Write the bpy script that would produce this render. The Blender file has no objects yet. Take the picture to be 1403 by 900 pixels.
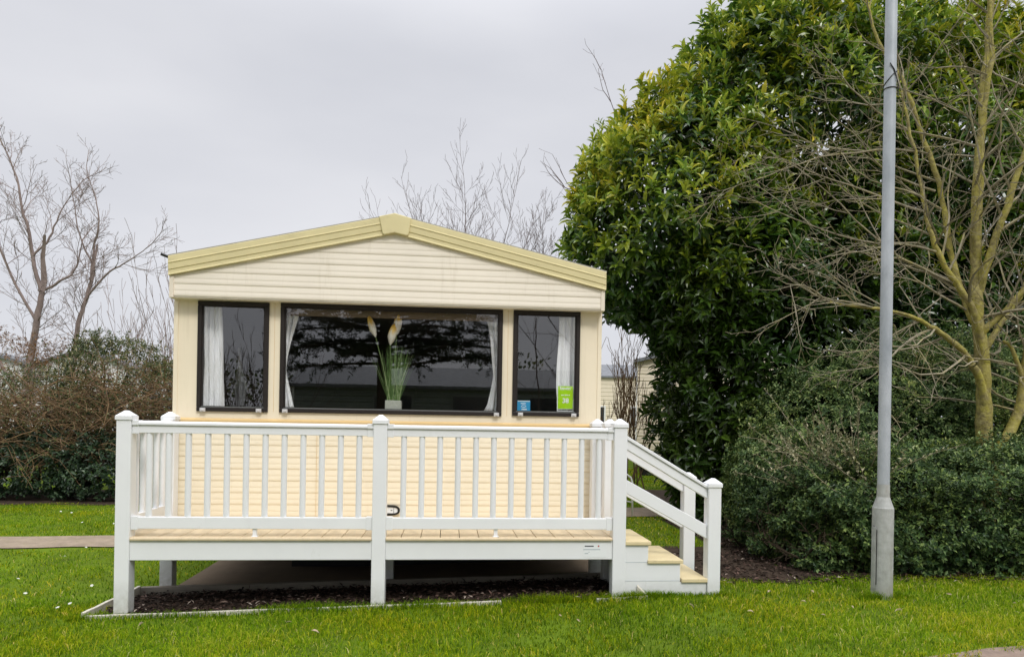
import bpy, math, random
import numpy as np
from math import radians as R, sin, cos, pi
from mathutils import Vector
rng = np.random.default_rng(7)
random.seed(7)
scene = bpy.context.scene
COL = scene.collection

# ------------------------------------------------------------------ helpers
class MB:
    """collects geometry and links it as one mesh object"""
    def __init__(s):
        s.v=[]; s.f=[]; s.n=0; s.t=[]; s.m=[]
    def add(s, verts, faces, tint=0.5, mat=0):
        verts=np.asarray(verts,float).reshape(-1,3)
        s.v.append(verts)
        for fa in faces:
            fa=np.asarray(fa,int)
            if fa.ndim==1: fa=fa[None]
            s.f.append(fa+s.n); s.m.append((len(fa),mat))
        s.n+=len(verts)
        t=np.asarray(tint,float)
        s.t.append(np.full(len(verts),float(t)) if t.ndim==0 else t)
    def box(s,x0,x1,y0,y1,z0,z1,tint=.5,mat=0):
        v=[(x,y,z) for z in (z0,z1) for y in (y0,y1) for x in (x0,x1)]
        f=[(0,2,3,1),(4,5,7,6),(0,1,5,4),(1,3,7,5),(3,2,6,7),(2,0,4,6)]
        s.add(v,[np.array(f)],tint,mat)
    def prism(s,prof,axis,a0,a1,tint=.5,mat=0):
        """profile polygon (2D list) extruded along axis; profile coords are the other two axes in xyz order"""
        n=len(prof); v=[]
        for a in (a0,a1):
            for p in prof:
                if axis==0: v.append((a,p[0],p[1]))
                elif axis==1: v.append((p[0],a,p[1]))
                else: v.append((p[0],p[1],a))
        fs=[np.array([(i,(i+1)%n,n+(i+1)%n,n+i)]) for i in range(n)]
        fs.append(np.array([list(range(n))[::-1]])); fs.append(np.array([list(range(n,2*n))]))
        s.add(v,fs,tint,mat)
    def tube(s,pts,rad,sides=6,tint=.5,mat=0,cap=True):
        P=np.asarray(pts,float); n=len(P)
        r=np.asarray(rad,float); r=np.full(n,float(r)) if r.ndim==0 else r
        T=np.gradient(P,axis=0); T/=np.linalg.norm(T,axis=1)[:,None]+1e-9
        ref=np.array([0,0,1.]) if abs(T[0,2])<.9 else np.array([1.,0,0])
        U=np.cross(T,ref); U/=np.linalg.norm(U,axis=1)[:,None]+1e-9
        W=np.cross(T,U)
        a=np.arange(sides)*2*pi/sides
        V=(P[:,None]+r[:,None,None]*(np.cos(a)[None,:,None]*U[:,None]+np.sin(a)[None,:,None]*W[:,None])).reshape(-1,3)
        i=np.arange(n-1)[:,None]*sides; j=np.arange(sides)[None]; k=(j+1)%sides
        F=np.stack([i+j,i+k,i+sides+k,i+sides+j],-1).reshape(-1,4)
        fs=[F]
        if cap: fs+= [np.array([list(range(sides))[::-1]]),np.array([list(range((n-1)*sides,n*sides))])]
        s.add(V,fs,tint,mat)
    def lathe(s,prof,c,sides=24,tint=.5,mat=0):
        a=np.arange(sides)*2*pi/sides; n=len(prof)
        V=[(c[0]+r*cos(t),c[1]+r*sin(t),c[2]+z) for r,z in prof for t in a]
        i=np.arange(n-1)[:,None]*sides; j=np.arange(sides)[None]; k=(j+1)%sides
        F=np.stack([i+j,i+k,i+sides+k,i+sides+j],-1).reshape(-1,4)
        s.add(V,[F,np.array([list(range(sides))[::-1]]),np.array([list(range((n-1)*sides,n*sides))])],tint,mat)
    def build(s,name,mats,parent=None,loc=None,bevel=0,smooth=False,segs=2):
        if not isinstance(mats,(list,tuple)): mats=[mats]
        me=bpy.data.meshes.new(name)
        V=np.concatenate(s.v) if s.v else np.zeros((0,3))
        if loc is not None: V=V-np.asarray(loc,float)
        loops=np.concatenate([f.ravel() for f in s.f]); tot=np.concatenate([np.full(len(f),f.shape[1]) for f in s.f])
        st=np.concatenate([[0],np.cumsum(tot)[:-1]])
        me.vertices.add(len(V)); me.vertices.foreach_set('co',V.ravel().astype(np.float32))
        me.loops.add(len(loops)); me.loops.foreach_set('vertex_index',loops.astype(np.int32))
        me.polygons.add(len(tot)); me.polygons.foreach_set('loop_start',st.astype(np.int32)); me.polygons.foreach_set('loop_total',tot.astype(np.int32))
        me.polygons.foreach_set('material_index',np.concatenate([np.full(a,b) for a,b in s.m]).astype(np.int32))
        me.polygons.foreach_set('use_smooth',np.full(len(tot),bool(smooth)))
        at=me.attributes.new('tint','FLOAT','POINT'); at.data.foreach_set('value',np.concatenate(s.t).astype(np.float32))
        me.update(calc_edges=True); me.validate()
        for m in mats: me.materials.append(m)
        o=bpy.data.objects.new(name,me); COL.objects.link(o)
        if loc is not None: o.location=loc
        if parent is not None: o.parent=parent
        if bevel:
            b=o.modifiers.new('bevel','BEVEL'); b.width=bevel; b.segments=segs; b.limit_method='ANGLE'; b.angle_limit=R(35)
            b.harden_normals=False
        return o
def tag(o,label=None,cat=None,group=None,kind=None):
    if label: o['label']=label
    if cat: o['category']=cat
    if group: o['group']=group
    if kind: o['kind']=kind
    return o
def thing(name,label,cat,loc=(0,0,0),group=None,rz=0):
    o=bpy.data.objects.new(name,None); COL.objects.link(o); o.location=loc; o.rotation_euler.z=rz
    o.empty_display_size=.2
    return tag(o,label,cat,group)
def copy_tree(o,parent=None):
    c=o.copy(); COL.objects.link(c)
    if parent is not None: c.parent=parent
    for ch in list(o.children): copy_tree(ch,c)
    return c

# ------------------------------------------------------------------ materials
def mat(name,color,rough=.6,spec=.4,noise=0,nscale=8,ntint=None,bump=0,bscale=60,metal=0,trans=0,stretch=None,dirt=None,splash=None):
    m=bpy.data.materials.new(name); m.use_nodes=True; nt=m.node_tree; N=nt.nodes; L=nt.links
    p=N['Principled BSDF']; p.inputs['Base Color'].default_value=(*color,1); p.inputs['Roughness'].default_value=rough
    p.inputs['Specular IOR Level'].default_value=spec; p.inputs['Metallic'].default_value=metal
    tc=N.new('ShaderNodeTexCoord'); src=tc.outputs['Object']
    if stretch:
        mp=N.new('ShaderNodeMapping'); mp.inputs['Scale'].default_value=stretch; L.new(src,mp.inputs[0]); src=mp.outputs[0]
    out=None
    if noise:
        n=N.new('ShaderNodeTexNoise'); n.inputs['Scale'].default_value=nscale; n.inputs['Detail'].default_value=6; n.inputs['Roughness'].default_value=.65
        L.new(src,n.inputs['Vector'])
        cr=N.new('ShaderNodeValToRGB'); cr.color_ramp.elements[0].position=.3; cr.color_ramp.elements[1].position=.7
        b=ntint or tuple(c*(1-noise) for c in color)
        cr.color_ramp.elements[0].color=(*b,1); cr.color_ramp.elements[1].color=(*color,1)
        L.new(n.outputs['Fac'],cr.inputs[0]); out=cr.outputs[0]
        rr=N.new('ShaderNodeMapRange'); rr.inputs['To Min'].default_value=max(0,rough-.12); rr.inputs['To Max'].default_value=min(1,rough+.12)
        L.new(n.outputs['Fac'],rr.inputs['Value']); L.new(rr.outputs[0],p.inputs['Roughness'])
    if dirt:
        n2=N.new('ShaderNodeTexNoise'); n2.inputs['Scale'].default_value=dirt[1]; n2.inputs['Detail'].default_value=8; n2.inputs['Roughness'].default_value=.75
        mp2=N.new('ShaderNodeMapping'); mp2.inputs['Scale'].default_value=dirt[3] if len(dirt)>3 else (1,1,1)
        L.new(tc.outputs['Object'],mp2.inputs[0]); L.new(mp2.outputs[0],n2.inputs['Vector'])
        c2=N.new('ShaderNodeValToRGB'); c2.color_ramp.elements[0].position=dirt[2]; c2.color_ramp.elements[1].position=min(1,dirt[2]+.22)
        c2.color_ramp.elements[0].color=(0,0,0,1); c2.color_ramp.elements[1].color=(.55,.55,.55,1)
        L.new(n2.outputs['Fac'],c2.inputs[0])
        mx=N.new('ShaderNodeMix'); mx.data_type='RGBA'
        if out: L.new(out,mx.inputs['A'])
        else: mx.inputs['A'].default_value=(*color,1)
        mx.inputs['B'].default_value=(*dirt[0],1); L.new(c2.outputs[0],mx.inputs['Factor']); out=mx.outputs['Result']
    if splash:   # mud and algae splashed up from the ground
        ge=N.new('ShaderNodeNewGeometry'); sx=N.new('ShaderNodeSeparateXYZ'); L.new(ge.outputs['Position'],sx.inputs[0])
        h=N.new('ShaderNodeMapRange'); h.inputs['From Min'].default_value=.05; h.inputs['From Max'].default_value=splash; h.inputs['To Min'].default_value=1; h.inputs['To Max'].default_value=0
        L.new(sx.outputs['Z'],h.inputs['Value'])
        n4=N.new('ShaderNodeTexNoise'); n4.inputs['Scale'].default_value=28; n4.inputs['Detail'].default_value=7; L.new(tc.outputs['Object'],n4.inputs['Vector'])
        ml=N.new('ShaderNodeMath'); ml.operation='MULTIPLY'; L.new(h.outputs[0],ml.inputs[0]); L.new(n4.outputs['Fac'],ml.inputs[1])
        m2=N.new('ShaderNodeMix'); m2.data_type='RGBA'; L.new(out,m2.inputs['A']); m2.inputs['B'].default_value=(.24,.23,.15,1); L.new(ml.outputs[0],m2.inputs['Factor']); out=m2.outputs['Result']
    if out: L.new(out,p.inputs['Base Color'])
    if bump:
        n3=N.new('ShaderNodeTexNoise'); n3.inputs['Scale'].default_value=bscale; n3.inputs['Detail'].default_value=5
        L.new(src,n3.inputs['Vector'])
        bp=N.new('ShaderNodeBump'); bp.inputs['Strength'].default_value=bump; bp.inputs['Distance'].default_value=.01
        L.new(n3.outputs['Fac'],bp.inputs['Height']); L.new(bp.outputs[0],p.inputs['Normal'])
    return m
def leafmat(name,cols,rough=.35,spec=.5,trans=.25,patch=None,pscale=1.2):
    """cols: list of (pos,(r,g,b)) over the leaf's own random tint"""
    m=bpy.data.materials.new(name); m.use_nodes=True; nt=m.node_tree; N=nt.nodes; L=nt.links
    p=N['Principled BSDF']; p.inputs['Roughness'].default_value=rough; p.inputs['Specular IOR Level'].default_value=spec
    a=N.new('ShaderNodeAttribute'); a.attribute_name='tint'
    cr=N.new('ShaderNodeValToRGB'); e=cr.color_ramp.elements
    while len(e)<len(cols): e.new(.5)
    for i,(q,c) in enumerate(cols): e[i].position=q; e[i].color=(*c,1)
    L.new(a.outputs['Fac'],cr.inputs[0]); out=cr.outputs[0]
    if patch:
        tc=N.new('ShaderNodeTexCoord'); n=N.new('ShaderNodeTexNoise'); n.inputs['Scale'].default_value=pscale; n.inputs['Detail'].default_value=4
        L.new(tc.outputs['Object'],n.inputs['Vector']); mr=N.new('ShaderNodeMapRange'); mr.inputs['From Min'].default_value=.42; mr.inputs['From Max'].default_value=.62
        L.new(n.outputs['Fac'],mr.inputs['Value'])
        mx=N.new('ShaderNodeMix'); mx.data_type='RGBA'; mx.blend_type='MULTIPLY'; L.new(mr.outputs[0],mx.inputs['Factor']); L.new(out,mx.inputs['A']); mx.inputs['B'].default_value=(*patch,1); out=mx.outputs['Result']
    L.new(out,p.inputs['Base Color'])
    tr=N.new('ShaderNodeBsdfTranslucent'); L.new(out,tr.inputs['Color'])
    ms=N.new('ShaderNodeMixShader'); ms.inputs[0].default_value=trans
    L.new(p.outputs[0],ms.inputs[1]); L.new(tr.outputs[0],ms.inputs[2]); L.new(ms.outputs[0],N['Material Output'].inputs['Surface'])
    return m

M={}
M['pvc']=mat('white_plastic',(.81,.82,.83),.38,.45,noise=.05,nscale=3,bump=.03,bscale=20,dirt=((.45,.46,.38),6,.62,(1,1,.3)),splash=.30)
M['wall']=mat('cream_panel',(.84,.745,.565),.5,.4,noise=.07,nscale=2,dirt=((.62,.53,.38),6,.54,(2.5,1,.16)))
M['siding']=mat('cream_siding',(.86,.77,.59),.5,.4,noise=.07,nscale=2.5,dirt=((.64,.54,.38),6,.58,(1.6,1,.25)))
M['gable']=mat('gable_siding',(.82,.75,.63),.5,.4,noise=.07,nscale=2.5,dirt=((.60,.53,.41),7,.55,(2.0,1,.2)))
M['trim']=mat('corner_trim',(.78,.70,.57),.45,.4,noise=.06,nscale=4)
M['fascia']=mat('ochre_fascia',(.70,.615,.34),.5,.4,noise=.08,nscale=5,dirt=((.32,.28,.16),9,.55,(.5,1,1.5)))
M['roof']=mat('roof_sheet',(.38,.36,.30),.6,.3,noise=.2,nscale=5,bump=.1)
M['frame']=mat('dark_window_frame',(.022,.017,.015),.5,.3,noise=.2,nscale=10)
M['seal']=mat('grey_seal',(.17,.18,.17),.5,.4)
M['clip']=mat('grey_clip',(.55,.54,.53),.4,.5)
M['deck']=mat('pale_decking',(.72,.59,.40),.6,.3,noise=.14,nscale=6,stretch=(6,.7,1),bump=.15,bscale=40,dirt=((.42,.32,.2),9,.6,(1,.4,1)))
M['tread']=mat('stair_tread',(.74,.62,.37),.6,.3,noise=.14,nscale=6,stretch=(.7,6,1),bump=.15,bscale=40,dirt=((.40,.31,.18),8,.56))
M['dark']=mat('dark_steel',(.035,.033,.03),.6,.3,noise=.4)
M['galv']=mat('galvanised_steel',(.47,.50,.535),.5,.5,noise=.3,nscale=5,metal=.15,ntint=(.29,.32,.35),bump=.06,bscale=90,dirt=((.17,.18,.18),4,.56,(1,1,.6)),stretch=(1,1,.5))
M['galvb']=mat('galvanised_base',(.46,.47,.455),.65,.4,noise=.3,nscale=14,metal=.1,ntint=(.30,.31,.29),bump=.1,bscale=60,dirt=((.18,.14,.09),7,.54,(1,1,.3)),splash=.34)
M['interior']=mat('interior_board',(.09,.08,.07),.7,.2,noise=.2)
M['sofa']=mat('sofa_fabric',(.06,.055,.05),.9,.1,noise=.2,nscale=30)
M['blind']=mat('brown_blind',(.23,.17,.12),.7,.2,noise=.1)
M['curtain']=mat('white_curtain',(.90,.91,.92),.9,.1,noise=.04,nscale=20,stretch=(6,6,.6))
M['edging']=mat('edging_board',(.66,.62,.52),.7,.2,noise=.25,nscale=12,bump=.2)
M['sleeper']=mat('old_sleeper',(.26,.235,.19),.85,.1,noise=.4,nscale=8,stretch=(.5,3,3),bump=.4)
M['soil']=mat('dark_soil',(.07,.05,.036),.95,.1,noise=.5,nscale=9,bump=.8,bscale=40)
M['pad']=mat('concrete_pad',(.20,.15,.10),.9,.2,noise=.35,nscale=3,bump=.4,bscale=50)
M['path']=mat('old_concrete',(.34,.27,.20),.9,.2,noise=.35,nscale=7,bump=.5,bscale=50,dirt=((.14,.15,.03),13,.52))
M['road']=mat('worn_tarmac',(.30,.225,.18),.9,.2,noise=.35,nscale=14,bump=.6,bscale=120)
M['bark_lichen']=mat('lichened_bark',(.40,.35,.15),.9,.1,noise=.6,nscale=16,ntint=(.13,.105,.055),bump=1.0,bscale=38,dirt=((.46,.42,.04),7,.42))
M['bark_twig']=mat('grey_twig_bark',(.36,.32,.23),.85,.1,noise=.55,nscale=9,dirt=((.45,.38,.08),4,.50))
M['bark_dark']=mat('dark_bark',(.17,.13,.12),.9,.1,noise=.4,nscale=9,bump=.3)
M['bark_pink']=mat('reddish_bark',(.30,.235,.215),.9,.1,noise=.4,nscale=5,bump=.3)
M['bark_inner']=mat('inner_branch',(.06,.045,.03),.9,.1,noise=.4,nscale=9)
M['bramble']=mat('bramble_stem',(.24,.15,.075),.85,.15,noise=.6,nscale=3,ntint=(.13,.085,.055))
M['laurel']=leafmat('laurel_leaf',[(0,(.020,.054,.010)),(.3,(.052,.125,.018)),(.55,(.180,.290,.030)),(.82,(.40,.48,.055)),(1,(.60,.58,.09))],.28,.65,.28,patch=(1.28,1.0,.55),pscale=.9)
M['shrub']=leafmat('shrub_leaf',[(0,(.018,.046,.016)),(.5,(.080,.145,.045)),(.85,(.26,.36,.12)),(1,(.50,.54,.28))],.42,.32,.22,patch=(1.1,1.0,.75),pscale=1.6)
M['spray']=leafmat('pale_spray_leaf',[(0,(0.135,0.150,0.075)),(.6,(0.300,0.285,0.150)),(1,(0.540,0.495,0.330))],.5,.3,.2)
M['ivy']=leafmat('dark_ivy_leaf',[(0,(.010,.026,.011)),(.6,(.026,.056,.022)),(1,(.09,.14,.07))],.35,.4,.15)
M['hedgeleaf']=leafmat('mixed_hedge_leaf',[(0,(0.038,0.062,0.019)),(.5,(0.081,0.108,0.032)),(.8,(0.142,0.142,0.047)),(1,(0.405,0.365,0.216))],.45,.35,.2)
M['russet']=leafmat('russet_leaf',[(0,(.10,.05,.02)),(.6,(.20,.10,.04)),(1,(.32,.2,.1))],.6,.2,.2)
M['conifer']=leafmat('conifer_needle',[(0,(.008,.016,.006)),(1,(.03,.05,.02))],.6,.2,.1)
M['grass']=leafmat('grass_blade',[(0,(.040,.105,.005)),(.45,(.160,.300,.008)),(.78,(.33,.45,.012)),(.93,(.50,.50,.06)),(1,(.72,.64,.34))],.7,.06,.4,patch=(1.25,1.0,.7),pscale=1.1)
M['mulch']=leafmat('bark_chip',[(0,(.012,.008,.006)),(.6,(.055,.035,.026)),(.9,(.16,.10,.08)),(1,(.42,.36,.30))],.85,.15,.0)
M['deadleaf']=mat('dead_leaf',(.55,.45,.30),.8,.2,noise=.3,nscale=30)
M['daisy']=mat('daisy_petal',(.8,.8,.74),.7,.2)
M['potm']=mat('cement_pot',(.52,.54,.47),.85,.2,noise=.2,nscale=60,bump=.2)
M['plume']=leafmat('plume',[(0,(.88,.86,.80)),(.5,(.90,.86,.74)),(.78,(.90,.60,.14)),(1,(.75,.45,.08))],.9,.1,.2)
M['fakegrass']=leafmat('reed_leaf',[(0,(.05,.12,.03)),(.6,(.16,.27,.08)),(1,(.38,.45,.25))],.5,.3,.25)
M['green']=mat('lime_card',(.40,.72,.0),.4,.4)
M['blue']=mat('blue_card',(.02,.32,.62),.4,.4)
M['ink']=mat('white_print',(.85,.88,.85),.5,.3)
M['inkd']=mat('dark_print',(.06,.06,.07),.5,.3)
M['inkg']=mat('grey_print',(.42,.47,.50),.5,.3)
M['inkr']=mat('red_print',(.45,.06,.06),.5,.3)
M['black']=mat('black_rubber',(.01,.01,.011),.4,.5)
M['label']=mat('pale_sticker',(.80,.82,.83),.3,.5)
M['tile']=mat('grey_roof_tile',(.22,.23,.245),.7,.3,noise=.45,nscale=6)
M['white']=mat('white_paint',(.78,.78,.76),.5,.4,noise=.05)
M['nbwall']=mat('neighbour_cream',(.76,.67,.52),.5,.3,noise=.06)
M['greenwall']=mat('sage_cladding',(.20,.23,.20),.6,.3,noise=.1)
def glassmat():
    m=bpy.data.materials.new('window_glass'); m.use_nodes=True; nt=m.node_tree; N=nt.nodes; L=nt.links
    N.remove(N['Principled BSDF'])
    t=N.new('ShaderNodeBsdfTransparent'); t.inputs[0].default_value=(.985,.99,.985,1)
    g=N.new('ShaderNodeBsdfGlossy'); g.inputs['Roughness'].default_value=.0; g.inputs[0].default_value=(1,1,1,1)
    lw=N.new('ShaderNodeLayerWeight'); lw.inputs[0].default_value=.5; f=N.new('ShaderNodeMath'); f.operation='POWER'; f.inputs[1].default_value=4; L.new(lw.outputs['Facing'],f.inputs[0])
    a=N.new('ShaderNodeMath'); a.operation='MULTIPLY_ADD'; a.inputs[1].default_value=.7; a.inputs[2].default_value=.15
    L.new(f.outputs[0],a.inputs[0])
    ms=N.new('ShaderNodeMixShader'); L.new(a.outputs[0],ms.inputs[0]); L.new(t.outputs[0],ms.inputs[1]); L.new(g.outputs[0],ms.inputs[2])
    L.new(ms.outputs[0],N['Material Output'].inputs['Surface'])
    return m
M['glass']=glassmat()
M['farglass']=mat('far_window',(.04,.045,.05),.1,.8)

# ------------------------------------------------------------------ world, sun, camera
w=bpy.data.worlds.new('World'); scene.world=w; w.use_nodes=True
nt=w.node_tree; N=nt.nodes; L=nt.links; bg=N['Background']; bg.inputs['Strength'].default_value=.1
EL,AZ=48,-18     # sun elevation, azimuth from -Y towards +X (degrees, behind the camera's right)
sky=N.new('ShaderNodeTexSky'); sky.sky_type='NISHITA'; sky.sun_disc=False; sky.sun_elevation=R(EL); sky.sun_rotation=R(180+AZ)
tc=N.new('ShaderNodeTexCoord'); sp=N.new('ShaderNodeSeparateXYZ'); L.new(tc.outputs['Generated'],sp.inputs[0])
mp=N.new('ShaderNodeMapping'); mp.inputs['Scale'].default_value=(1,1,3.0); L.new(tc.outputs['Generated'],mp.inputs[0])
n=N.new('ShaderNodeTexNoise'); n.inputs['Scale'].default_value=1.7; n.inputs['Detail'].default_value=5; n.inputs['Roughness'].default_value=.45; L.new(mp.outputs[0],n.inputs['Vector'])
cr=N.new('ShaderNodeValToRGB'); cr.color_ramp.elements[0].position=.34; cr.color_ramp.elements[0].color=(5.6,5.72,6.2,1)
cr.color_ramp.elements[1].position=.70; cr.color_ramp.elements[1].color=(6.9,6.95,7.3,1); L.new(n.outputs['Fac'],cr.inputs[0])
mr=N.new('ShaderNodeMapRange'); mr.inputs['From Min'].default_value=.45; mr.inputs['From Max'].default_value=1; mr.inputs['To Min'].default_value=1; mr.inputs['To Max'].default_value=3.6
mr.interpolation_type='SMOOTHSTEP'; L.new(sp.outputs['Z'],mr.inputs['Value'])
vm=N.new('ShaderNodeVectorMath'); vm.operation='SCALE'; L.new(cr.outputs[0],vm.inputs[0]); L.new(mr.outputs[0],vm.inputs['Scale'])
mx=N.new('ShaderNodeMix'); mx.data_type='RGBA'; mx.inputs['Factor'].default_value=.97; L.new(sky.outputs[0],mx.inputs['A']); L.new(vm.outputs[0],mx.inputs['B'])
L.new(mx.outputs['Result'],bg.inputs['Color'])
sd=bpy.data.lights.new('sun','SUN'); sd.energy=1.5; sd.angle=R(14); sd.color=(1,.97,.92)
so=bpy.data.objects.new('sun',sd); COL.objects.link(so)
sv=Vector((sin(R(-AZ))*cos(R(EL)),-cos(R(AZ))*cos(R(EL)),sin(R(EL))))
so.rotation_euler=sv.to_track_quat('Z','Y').to_euler(); so.location=(2,-8,12)
cd=bpy.data.cameras.new('camera'); co=bpy.data.objects.new('camera',cd); COL.objects.link(co); scene.camera=co
cd.sensor_width=36; cd.sensor_fit='HORIZONTAL'; cd.lens=939.9/1403*36; cd.shift_y=(576.9-450)/1403; cd.clip_end=600; cd.clip_start=.05
from mathutils import Matrix
yaw=.0925; roll=-.0166
co.matrix_world=Matrix.Translation((.4907,-5.0485,1.4551))@Matrix.Rotation(-yaw,4,'Z')@Matrix.Rotation(R(90),4,'X')@Matrix.Rotation(-roll,4,'Z')
v=scene.view_settings; v.view_transform='Standard'; v.look='None'; v.exposure=.2; v.gamma=1; v.use_curve_mapping=False
scene.render.engine='CYCLES'; scene.cycles.transparent_max_bounces=12; scene.cycles.max_bounces=8

# ------------------------------------------------------------------ ground
def g(x,y):
    x=np.asarray(x,float); y=np.asarray(y,float)
    return .085+.03*np.clip(x,-3,2.6)-.045*np.clip(y,0,1)*(x<2.2)+.0*y
def sheet(xs,ys,dz,fn=g,wob=0):
    X,Y=np.meshgrid(xs,ys); Z=fn(X,Y)+dz
    if wob: Z=Z+wob*(np.sin(X*1.9+Y)*.5+np.sin(Y*2.7-X*.8)*.5)
    V=np.stack([X,Y,Z],-1).reshape(-1,3); nx=len(xs); ny=len(ys)
    i=np.arange(ny-1)[:,None]*nx+np.arange(nx-1)[None]
    F=np.stack([i,i+1,i+nx+1,i+nx],-1).reshape(-1,4)
    return V,F
xs=np.concatenate([[-300,-120,-60,-30,-20],np.arange(-14,14.01,.35),[20,30,60,120,300]])
ys=np.concatenate([[-300,-100,-50,-25],np.arange(-12,16.01,.35),[20,26,34,50,90,160,300]])
V,F=sheet(xs,ys,0); mb=MB(); mb.add(V,[F])
M['lawn']=mat('lawn_soil',(.12,.19,.012),.95,.05,noise=.5,nscale=2.2,ntint=(.07,.10,.012),bump=.6,bscale=30,dirt=((.10,.07,.03),11,.60))
tag(mb.build('lawn',M['lawn']),kind='structure')
def strip(name,poly0,poly1,m,dz,n=40,k=5,wob=.0,edge=.03):
    """sheet between two edge lines (each a pair of points), hugging the ground"""
    a0,a1=map(np.array,poly0); b0,b1=map(np.array,poly1); V=[]
    for i in range(n+1):
        t=i/n; e=edge*(np.sin(i*1.7)+np.sin(i*.63)*.8); p=a0+(a1-a0)*t+np.array([0,e]); q=b0+(b1-b0)*t+np.array([0,edge*np.sin(i*1.1+2)])
        for j in range(k+1):
            s=p+(q-p)*j/k; V.append((s[0],s[1],float(g(s[0],s[1]))+dz))
    i=np.arange(n)[:,None]*(k+1)+np.arange(k)[None]
    F=np.stack([i,i+k+1,i+k+2,i+1],-1).reshape(-1,4)
    mb=MB(); mb.add(V,[F]); return tag(mb.build(name,m),kind='structure')
strip('path',((-14,2.05),(-1.9,3.25)),((-14,3.45),(-1.9,3.90)),M['path'],.012)
strip('footpath',((2.0,4.15),(14,4.5)),((2.0,5.1),(14,5.6)),M['path'],.012)
strip('road',((-20,-5.42),(20,1.50)),((-20,-9.6),(20,-3.8)),M['road'],.008,n=120,edge=.02)
strip('concrete_pad',((-1.77,.98),(1.95,.98)),((-1.77,12),(1.95,12)),M['pad'],.03,edge=.0,k=30)
# soil under the planting on the right
mb=MB()
for xs0,xs1,ys0,ys1 in ((2.62,3.5,.36,1.95),(3.5,12,.55,1.95),(3.35,12,1.95,4.05),(3.9,12,5.45,8)):
    V,F=sheet(np.linspace(xs0,xs1,24),np.linspace(ys0,ys1,6),.006); V[:,1]+=.05*np.sin(V[:,0]*5); V[:,0]+=.05*np.sin(V[:,1]*7); mb.add(V,[F])
tag(mb.build('planting_bed',M['soil']),kind='structure')
mb=MB(); V,F=sheet(np.arange(-14,-3,.4),np.arange(6.9,9.5,.4),.006); V[:,1]+=.06*np.sin(V[:,0]*5); mb.add(V,[F]); tag(mb.build('hedge_bed',M['soil']),kind='structure')
mb=MB(); V,F=sheet(np.linspace(-1.98,1.86,14),np.linspace(.0,.74,5),.012); mb.add(V,[F]); tag(mb.build('deck_bed',M['soil']),kind='structure')
# ------------------------------------------------------------------ caravan
CW=1.812; CX=.012; Y0=.9188
car=thing('static_caravan','cream static caravan with ochre roof edge and three dark framed front windows','static caravan',(CX,Y0,.5))
def P_(mbx,name,m,parent=car,**k):
    """link a mesh built in world coordinates under an unrotated parent"""
    o=mbx.build(name,m,None,**k); o.parent=parent
    pl=Vector((0,0,0)); q=parent
    while q is not None: pl+=q.location; q=q.parent
    o.location=-pl if k.get('loc') is None else Vector(k['loc'])-pl
    return o
# front wall built around three openings
WINS=[(-1.610,-1.030,1.496,2.418),(-.936,.950,1.497,2.424),(1.043,1.634,1.503,2.425)]
zt=2.43; zs=1.438
mb=MB(); xs_=[-CW+CX]+[a for w_ in WINS for a in w_[:2]]+[CW+CX]
for i in range(0,8,2): mb.box(xs_[i],xs_[i+1],Y0,Y0+.05,zs,zt)
for a,b,c,d in WINS:
    mb.box(a,b,Y0+.0015,Y0+.05,zs,c); mb.box(a,b,Y0+.0015,Y0+.05,d,zt)
P_(mb,'front_panel',M['wall'])
def siding(mb,x0,x1,z0,z1,y,sgn=-1,pitch=.1,axis='x',clip=None,depth=.0052):
    """double shiplap boards: profile with one lip and one mid groove per pitch"""
    prof=[(0,-depth*.05),(.008,-depth*.75),(.018,-depth),(.034,-depth*.80),(.046,-depth*.50),(.054,-depth*.70),(.064,-depth*.72),(.082,-depth*.40),(.100,-depth*.05)]
    prof=[(h/.1*pitch,d) for h,d in prof]
    zz=[];dd=[]; z=z0
    while z<z1-1e-6:
        for h,d in prof[:-1]:
            if z+h<z1: zz.append(z+h); dd.append(d)
        z+=pitch
    zz.append(z1); dd.append(0)
    V=[];n=len(zz)
    for zc,d in zip(zz,dd):
        a,b=(x0,x1) if clip is None else clip(zc)
        if axis=='x': V+= [(a,y-sgn*-1*-d*-1*-1 if False else y+d*(1 if sgn<0 else -1),zc),(b,y+d*(1 if sgn<0 else -1),zc)]
        else: V+= [(y+d*(1 if sgn<0 else -1),a,zc),(y+d*(1 if sgn<0 else -1),b,zc)]
    i=np.arange(n-1)*2; F=np.stack([i,i+1,i+3,i+2],-1); mb.add(V,[F])
mb=MB(); siding(mb,-CW+CX+.03,CW+CX-.03,.512,1.395,Y0); mb.box(-CW+CX+.01,CW+CX-.01,Y0+.001,Y0+.05,.50,1.40); P_(mb,'lower_siding',M['siding'],smooth=False)
# sill band (projecting) below the windows
mb=MB(); mb.prism([(Y0-.022,1.405),(Y0-.022,1.425),(Y0-.002,1.440),(Y0+.04,1.440),(Y0+.04,1.395),(Y0-.010,1.395)],0,-CW+CX-.002,CW+CX+.002)
M['sill']=mat('ochre_sill',(.66,.47,.22),.5,.4,noise=.06); P_(mb,'sill',M['sill'],bevel=.003)
for s in (-1,1):
    mb=MB(); x=CX+s*CW; a,b=sorted((x+s*.004,x-s*.032)); mb.box(a,b,Y0-.012,Y0+.04,.5,1.393); mb.box(a+.0005,b-.0005,Y0-.008,Y0+.04,1.442,2.424)
    P_(mb,'corner_trim',M['wall'],bevel=.003)
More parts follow.
